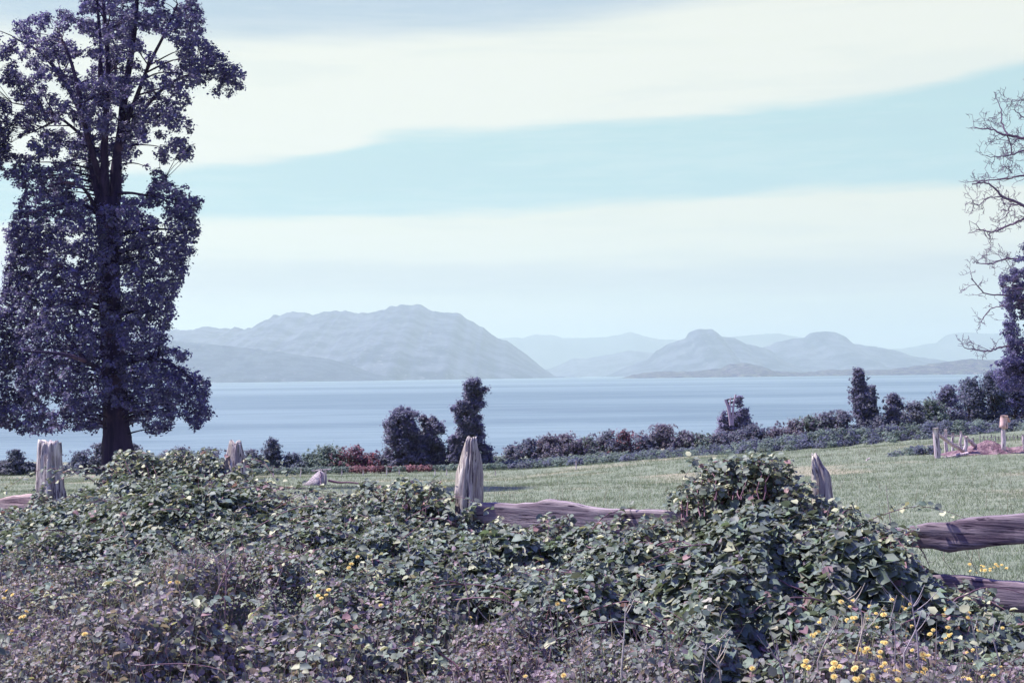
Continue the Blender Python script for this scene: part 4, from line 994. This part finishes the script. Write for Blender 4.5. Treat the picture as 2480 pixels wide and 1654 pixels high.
stakes = [(612, 'in front of the low shrub beside the second fence post'), (662, 'below the dark column shaped bush'), (728, 'left of the splintered stump'), (828, 'just right of the stump, below the grey green bush'), (879, 'below the bright red bush'),
          (936, 'at the left below the leafy pair of trees'), (967, 'at the middle below the leafy pair of trees'), (1053, 'at the right below the leafy pair of trees'), (1080, 'left of the thick middle fence post'), (1200, 'right of the thick middle fence post'),
          (1395, 'out in the middle of the pasture'), (1944, 'left of the slant topped fence post'), (2033, 'right of the slant topped fence post')]
for i, (x, where) in enumerate(stakes):
    Yd = 78; yb = 1158 if x < 1300 else (1142, 1128, 1124)[i - 10] ; h_ = 20 + (i * 7) % 9
    mb = MB(); pole(mb, (x + (i % 3) - 1, yb - h_), (x, yb + 4), 2.6, Yd, seed=100 + i, sides=6, n=4, C=(1.1, 1.1, 1.1))
    tag(mb.build('stake', M_farwood, loc=at(x, yb + 4, Yd)), 'thin pale stake ' + where, 'stake', 'pale stakes across the pasture')

# ------------------------------------------------------------------ dry stalks and yellow flowers in the foreground
rng = np.random.default_rng(404)
def near_depth(x, y):
    """depth at which the sight line through a pixel meets the top of the bank"""
    for Yd in np.arange(5.0, float(fence_depth(x)) + .3, .04):
        p = at(x, y, Yd)
        if p[2] < float(bramble_top(np.array([p[0]]), np.array([p[1]]))[0]): return Yd - .12
    return float(fence_depth(x))
def stalk(pts, r, label, branches=3, C=(.50, .42, .38), group='dry stalks standing in the foreground', dY=0.0):
    Yd = near_depth(*pts[0]) + dY; P = spline([at(x, y, Yd + .0 * i) for i, (x, y) in enumerate(pts)], 14)
    root = P[0] - np.array([0, 0, .12]); P = np.concatenate([[root], P])
    mb = MB(); tube(mb, P, np.linspace(r, r * .45, len(P)), 6, C)
    o = empty('dry_stalk', root, label, 'plant stalk', group); mb.build('stem', M_cane, o, smooth=True)
    for b in range(branches):
        k = rng.integers(5, len(P) - 2); q = P[k]; dr = np.array([rng.choice([-1, 1]) * rng.uniform(.3, 1), rng.uniform(-.4, .4), rng.uniform(.6, 1.2)]); dr /= np.linalg.norm(dr); L = rng.uniform(.07, .18)
        mb = MB(); tube(mb, spline([q, q + dr * L * .5 + [0, 0, -.01], q + dr * L], 5), [r * .6, r * .25], 4, C); mb.build('side_shoot', M_cane, o)
stalk([(2160, 1290), (2152, 1230), (2146, 1175)], .0035, 'tall single dry stalk left of the upper right rail', 0)
for pts, lb_, c_ in (
    ([(2085, 1560), (2088, 1500), (2078, 1470), (2040, 1440), (2015, 1410), (2008, 1395)], 'crooked pale forked stalk below the big bramble mound', (.52, .44, .38)),
    ([(2070, 1600), (2088, 1530), (2095, 1485)], 'straight pale stalk right below the crooked forked one', (.52, .44, .38)),
    ([(2150, 1535), (2162, 1480), (2172, 1440)], 'slim pale stalk leaning right beneath the leafy slope', (.45, .38, .38)),
    ([(2168, 1600), (2168, 1540), (2165, 1500)], 'upright thin stalk among the yellow flowers', (.40, .36, .40)),
    ([(2225, 1620), (2222, 1550), (2210, 1470), (2205, 1440)], 'tallest grey stalk in the yellow flower patch', (.42, .36, .40)),
    ([(2190, 1580), (2215, 1530), (2232, 1480)], 'slanting stalk crossing the tallest grey one', (.42, .36, .40)),
    ([(2372, 1620), (2362, 1550), (2352, 1500), (2338, 1470)], 'thick grey stalk under the lower rail at the right', (.46, .42, .42)),
    ([(1980, 1600), (2000, 1550), (2018, 1520)], 'thin slanting stalk at the left of the yellow flower patch', (.45, .36, .36)),
    ([(1745, 1640), (1740, 1610), (1718, 1580)], 'pale bent twig low in the middle right foreground', (.62, .50, .42)),
    ([(1505, 1620), (1510, 1560), (1514, 1500), (1514, 1460)], 'pale upright stalk in front of the dark hollow', (.58, .52, .48)),
    ([(1700, 1640), (1712, 1560)], 'short straight stalk right of the pale upright one', (.50, .44, .40)),
    ([(1138, 1495), (1132, 1440), (1120, 1390), (1105, 1345)], 'long reddish stalk curving up in the middle', (.45, .30, .33)),
    ([(1235, 1600), (1210, 1545), (1190, 1505)], 'thin pale stalk leaning left below the curved reddish one', (.52, .42, .42)),
    ([(545, 1460), (548, 1400), (545, 1320)], 'upright brown stalk beside the dark hollow at the left', (.40, .25, .28)),
    ([(520, 1450), (540, 1400), (560, 1360)], 'brown stalk leaning right across the dark hollow', (.40, .26, .30)),
    ([(530, 1380), (520, 1350), (512, 1330)], 'short pale stick above the dark hollow at the left', (.60, .48, .42)),
    ([(670, 1480), (655, 1430), (645, 1400)], 'thin pinkish stalk right of the left hollow', (.45, .32, .36)),
    ([(1420, 1620), (1400, 1540), (1385, 1490)], 'long thin grey stalk left of the pale upright one', (.42, .36, .36)),
    ([(1330, 1600), (1338, 1530), (1332, 1470)], 'thin reddish stalk standing among weeds at mid frame', (.42, .28, .32)),
    ([(1900, 1640), (1885, 1590), (1880, 1560)], 'short dark stalk left of the flower patch', (.38, .30, .34)),
    ([(2420, 1600), (2405, 1540), (2410, 1500)], 'curved stalk near the lower right corner', (.44, .38, .40))):
    stalk(pts, .0045 if 'thin' not in lb_ and 'slim' not in lb_ else .003, lb_, rng.integers(1, 5), c_)

def flower_mb(mb, c, r, rng):
    """daisy-like yellow head: two rings of petals round a raised disc"""
    n = 12; up = np.array([rng.normal() * .3 - .1, -.55 + rng.normal() * .25, .8]); up /= np.linalg.norm(up)
    a = np.cross(up, [1, 0, 0]); a /= np.linalg.norm(a); b = np.cross(up, a)
    for ring, (rr, lift) in enumerate(((1.0, .10), (.68, .28))):
        th = np.linspace(0, 2 * np.pi, n, endpoint=False) + ring * .26
        D = np.cos(th)[:, None] * a + np.sin(th)[:, None] * b; S = -np.sin(th)[:, None] * a + np.cos(th)[:, None] * b
        V = np.stack([c + D * r * .12, c + D * r * rr * .7 + S * r * .20 + up * r * lift, c + D * r * rr + up * r * lift * .6, c + D * r * rr * .7 - S * r * .20 + up * r * lift], 1)
        mb.add(V.reshape(-1, 3), np.arange(n * 4).reshape(-1, 4), np.array((.95, .80, .36)) * rng.uniform(.85, 1.1))
    V = [c + up * r * .42]; th = np.linspace(0, 2 * np.pi, 8, endpoint=False); V += [c + (np.cos(q) * a + np.sin(q) * b) * r * .32 + up * r * .2 for q in th]
    mb.add(V, [[0, 1 + k, 1 + (k + 1) % 8] for k in range(8)], (.80, .50, .15))
    return up
plants = [  # (x, y, heads offsets in px, where)
    ((2065, 1455), [(0, 0), (-28, 2)], 'at the top left of the yellow patch below the bramble mound'),
    ((2160, 1452), [(0, 0), (45, 10), (28, -8)], 'under the leafy slope at the top of the yellow patch'),
    ((2105, 1472), [(0, 0), (-3, 10)], 'just right of the crooked forked stalk'),
    ((2140, 1488), [(0, 0)], 'alone right of the slim pale stalk'),
    ((2195, 1530), [(0, 0), (12, -14), (-4, 8)], 'left of the tallest grey stalk'),
    ((2260, 1525), [(0, 0), (-8, 10), (34, 10), (36, -6)], 'in a bright cluster right of the tallest grey stalk'),
    ((2270, 1548), [(0, 0), (10, 8)], 'below the bright cluster'),
    ((2345, 1495), [(0, 0), (2, -12)], 'on the thick grey stalk under the lower rail'),
    ((2370, 1525), [(0, 0), (-4, -10)], 'right of the thick grey stalk'),
    ((2292, 1475), [(0, 0), (-6, 14)], 'above the bright cluster'),
    ((2062, 1580), [(0, 0), (18, -10), (-12, 5), (8, 6)], 'in the dense cluster at the left of the yellow patch'),
    ((2100, 1570), [(0, 0), (8, 10), (-6, 8)], 'right of the dense cluster'),
    ((2130, 1590), [(0, 0), (2, -12), (14, -34)], 'in the middle of the yellow patch'),
    ((2235, 1585), [(0, 0), (12, 2), (2, 12)], 'near the foot of the tallest grey stalk'),
    ((2375, 1572), [(0, 0)], 'alone near the foot of the thick grey stalk'),
    ((2020, 1605), [(0, 0), (12, 8), (-4, 14)], 'near the bottom left of the yellow patch'),
    ((2070, 1618), [(0, 0)], 'below the dense cluster'),
    ((2170, 1625), [(0, 0), (-8, 8)], 'beneath the thin upright stalk'),
    ((2200, 1612), [(0, 0)], 'at the foot of the tallest grey stalk'),
    ((2232, 1628), [(0, 0), (8, -8), (-10, 2)], 'low between two grey stalks'),
    ((2020, 1638), [(0, 0)], 'at the bottom edge below the slanting stalk'),
    ((2088, 1638), [(0, 0), (-16, 6)], 'at the bottom edge in the middle of the yellow patch'),
    ((2175, 1646), [(0, 0)], 'at the bottom edge under the upright stalk'),
    ((2320, 1640), [(0, 0), (14, 4), (-14, 4), (26, 6)], 'at the bottom edge near the right corner'),
    ((1948, 1612), [(0, 0), (4, -12), (10, 4)], 'left of the yellow patch'),
    ((1908, 1553), [(0, 0)], 'at the end of the reddish cane'),
    ((2420, 1530), [(0, 0), (8, -10)], 'near the right edge below the rail'),
    ((1350, 1462), [(0, 0), (14, -8)], 'left of the dark hollow in the middle'),
    ((1018, 1560), [(0, 0)], 'alone low in the middle foreground'),
    ((900, 1338), [(0, 0), (-34, 10)], 'in the brambles below the middle crest'),
    ((845, 1375), [(0, 0), (6, -10)], 'in the brambles left of the middle'),
    ((790, 1440), [(0, 0), (-12, 8), (6, -12), (-20, 2)], 'as an orange tuft left of the middle'),
    ((922, 1465), [(0, 0)], 'alone right of the orange tuft'),
    ((1365, 1635), [(0, 0)], 'near the bottom edge left of the pale upright stalk'),
    ((1272, 1637), [(0, 0)], 'at the bottom edge near the middle'),
    ((1822, 1618), [(0, 0)], 'alone at the lower right of the middle hollow'),
    ((362, 1412), [(0, 0)], 'left of the left hollow'),
    ((412, 1410), [(0, 0), (18, 0)], 'as a pair beneath the left overhang'),
    ((115, 1372), [(0, 0)], 'alone at the left below the bramble edge'),
    ((58, 1492), [(0, 0), (6, -12), (-8, 2)], 'as a cluster near the left edge'),
    ((30, 1440), [(0, 0), (-14, -10), (-20, 8)], 'at the left edge, above the other cluster'),
    ((25, 1535), [(0, 0), (4, -8)], 'at the left edge low down'),
    ((205, 1535), [(0, 0)], 'alone in the weeds at the lower left'),
    ((1512, 1492), [(0, 0)], 'on the pale upright stalk'),
    ((1138, 1495), [(0, 0)], 'at the foot of the curved reddish stalk'),
]
for (x, y), heads, where in plants:
    Yd = near_depth(x, y) - .10; c0 = at(x, y, Yd); root = np.array([c0[0], c0[1], c0[2] - .22])
    o = empty('flowering_plant', root, 'yellow flowers on stems ' + where, 'flower', 'yellow flowering weeds in the foreground')
    for (dx, dy) in heads:
        c = at(x + dx, y + dy, Yd + rng.uniform(-.05, .03)); r = rng.uniform(.0135, .019)
        sb = MB(); fb = MB(); up = flower_mb(fb, c, r, rng)
        tube(sb, spline([root, (root + c) / 2 + rng.normal(size=3) * .01, c - up * r * .1], 6), [.0022, .0014], 4, (.16, .19, .13))
        sb.build('stem', M_cane, o); fb.build('flower', M_petal, o)
spots = []
for k in range(33):
    x, y = rng.uniform(1965, 2460), rng.uniform(1455, 1652)
    if rng.random() < .35: x = rng.normal(2120, 70)
    spots.append((x, y))
spots.sort(key=lambda p: p[1]); ORD = ('leftmost', 'second from the left', 'third from the left', 'fourth from the left', 'fifth from the left', 'sixth from the left', 'fifth from the right', 'fourth from the right', 'third from the right', 'second from the right', 'rightmost')
rows_ = [(p, ORD[i], w_) for r_, w_ in enumerate(('upper', 'middle', 'lowest')) for i, p in enumerate(sorted(spots[r_ * 11:r_ * 11 + 11]))]
for (x, y), nth, w_ in rows_:
    Yd = near_depth(x, y) - .08; c0 = at(x, y, Yd); root = np.array([c0[0], c0[1], c0[2] - .2])
    o = empty('flowering_plant', root, 'small yellow flowers, ' + nth + ' in the ' + w_ + ' band of the right patch', 'flower', 'small yellow flowers of the right hand weed patch')
    for q in range(rng.integers(1, 4)):
        c = at(x + rng.normal() * 9, y + rng.normal() * 7, Yd + rng.uniform(-.04, .03)); r = rng.uniform(.011, .016); sb = MB(); fb = MB(); flower_mb(fb, c, r, rng)
        tube(sb, spline([root, (root + c) / 2 + rng.normal(size=3) * .01, c], 6), [.002, .0013], 4, (.16, .19, .13)); sb.build('stem', M_cane, o); fb.build('flower', M_petal, o)
# the yellow patch beyond the fence between the two right rails
p0 = at(2405, 1380, 13.0); root = np.array([p0[0], p0[1], float(ground(p0[0], p0[1]))])
o = empty('flowering_plant', root, 'patch of yellow orange flowers in the pasture between the two right rails', 'flower')
for k in range(16):
    c = at(2405 + rng.normal() * 24, 1376 + rng.normal() * 9, 13.0 + rng.uniform(-.3, .3)); r = rng.uniform(.014, .022); sb = MB(); fb = MB(); flower_mb(fb, c, r, rng)
    f0 = np.array([c[0], c[1], float(ground(c[0], c[1]))])
    if c[2] < f0[2] + .03: f0[2] = c[2] - .05
    tube(sb, np.array([f0, c]), [.002, .0015], 4, (.18, .2, .14)); sb.build('stem', M_cane, o); fb.build('flower', M_petal, o)

# ------------------------------------------------------------------ the air
m = bpy.data.materials.new('haze'); m.use_nodes = True; t = NT(m.node_tree)
vol = t.n('ShaderNodeVolumePrincipled'); vol.inputs['Color'].default_value = (.77, .90, .80, 1); vol.inputs['Density'].default_value = 6.8e-5; vol.inputs['Anisotropy'].default_value = .3
o = t.n('ShaderNodeOutputMaterial'); t.l(vol.outputs[0], o.inputs['Volume'])
mb = MB(); x0, x1, y0, y1, z0, z1 = -25000, 25000, -600, 32000, -47, 880
V = [(x, y, z) for z in (z0, z1) for x, y in ((x0, y0), (x1, y0), (x1, y1), (x0, y1))]
mb.add(V, [(3, 2, 1, 0), (4, 5, 6, 7), (0, 1, 5, 4), (1, 2, 6, 5), (2, 3, 7, 6), (3, 0, 4, 7)])
tag(mb.build('haze', m), 'pale blue haze over the lake and the far mountains', None, None, 'stuff')
scene.cycles.volume_bounces = 2; scene.cycles.max_bounces = 8; scene.cycles.transparent_max_bounces = 16
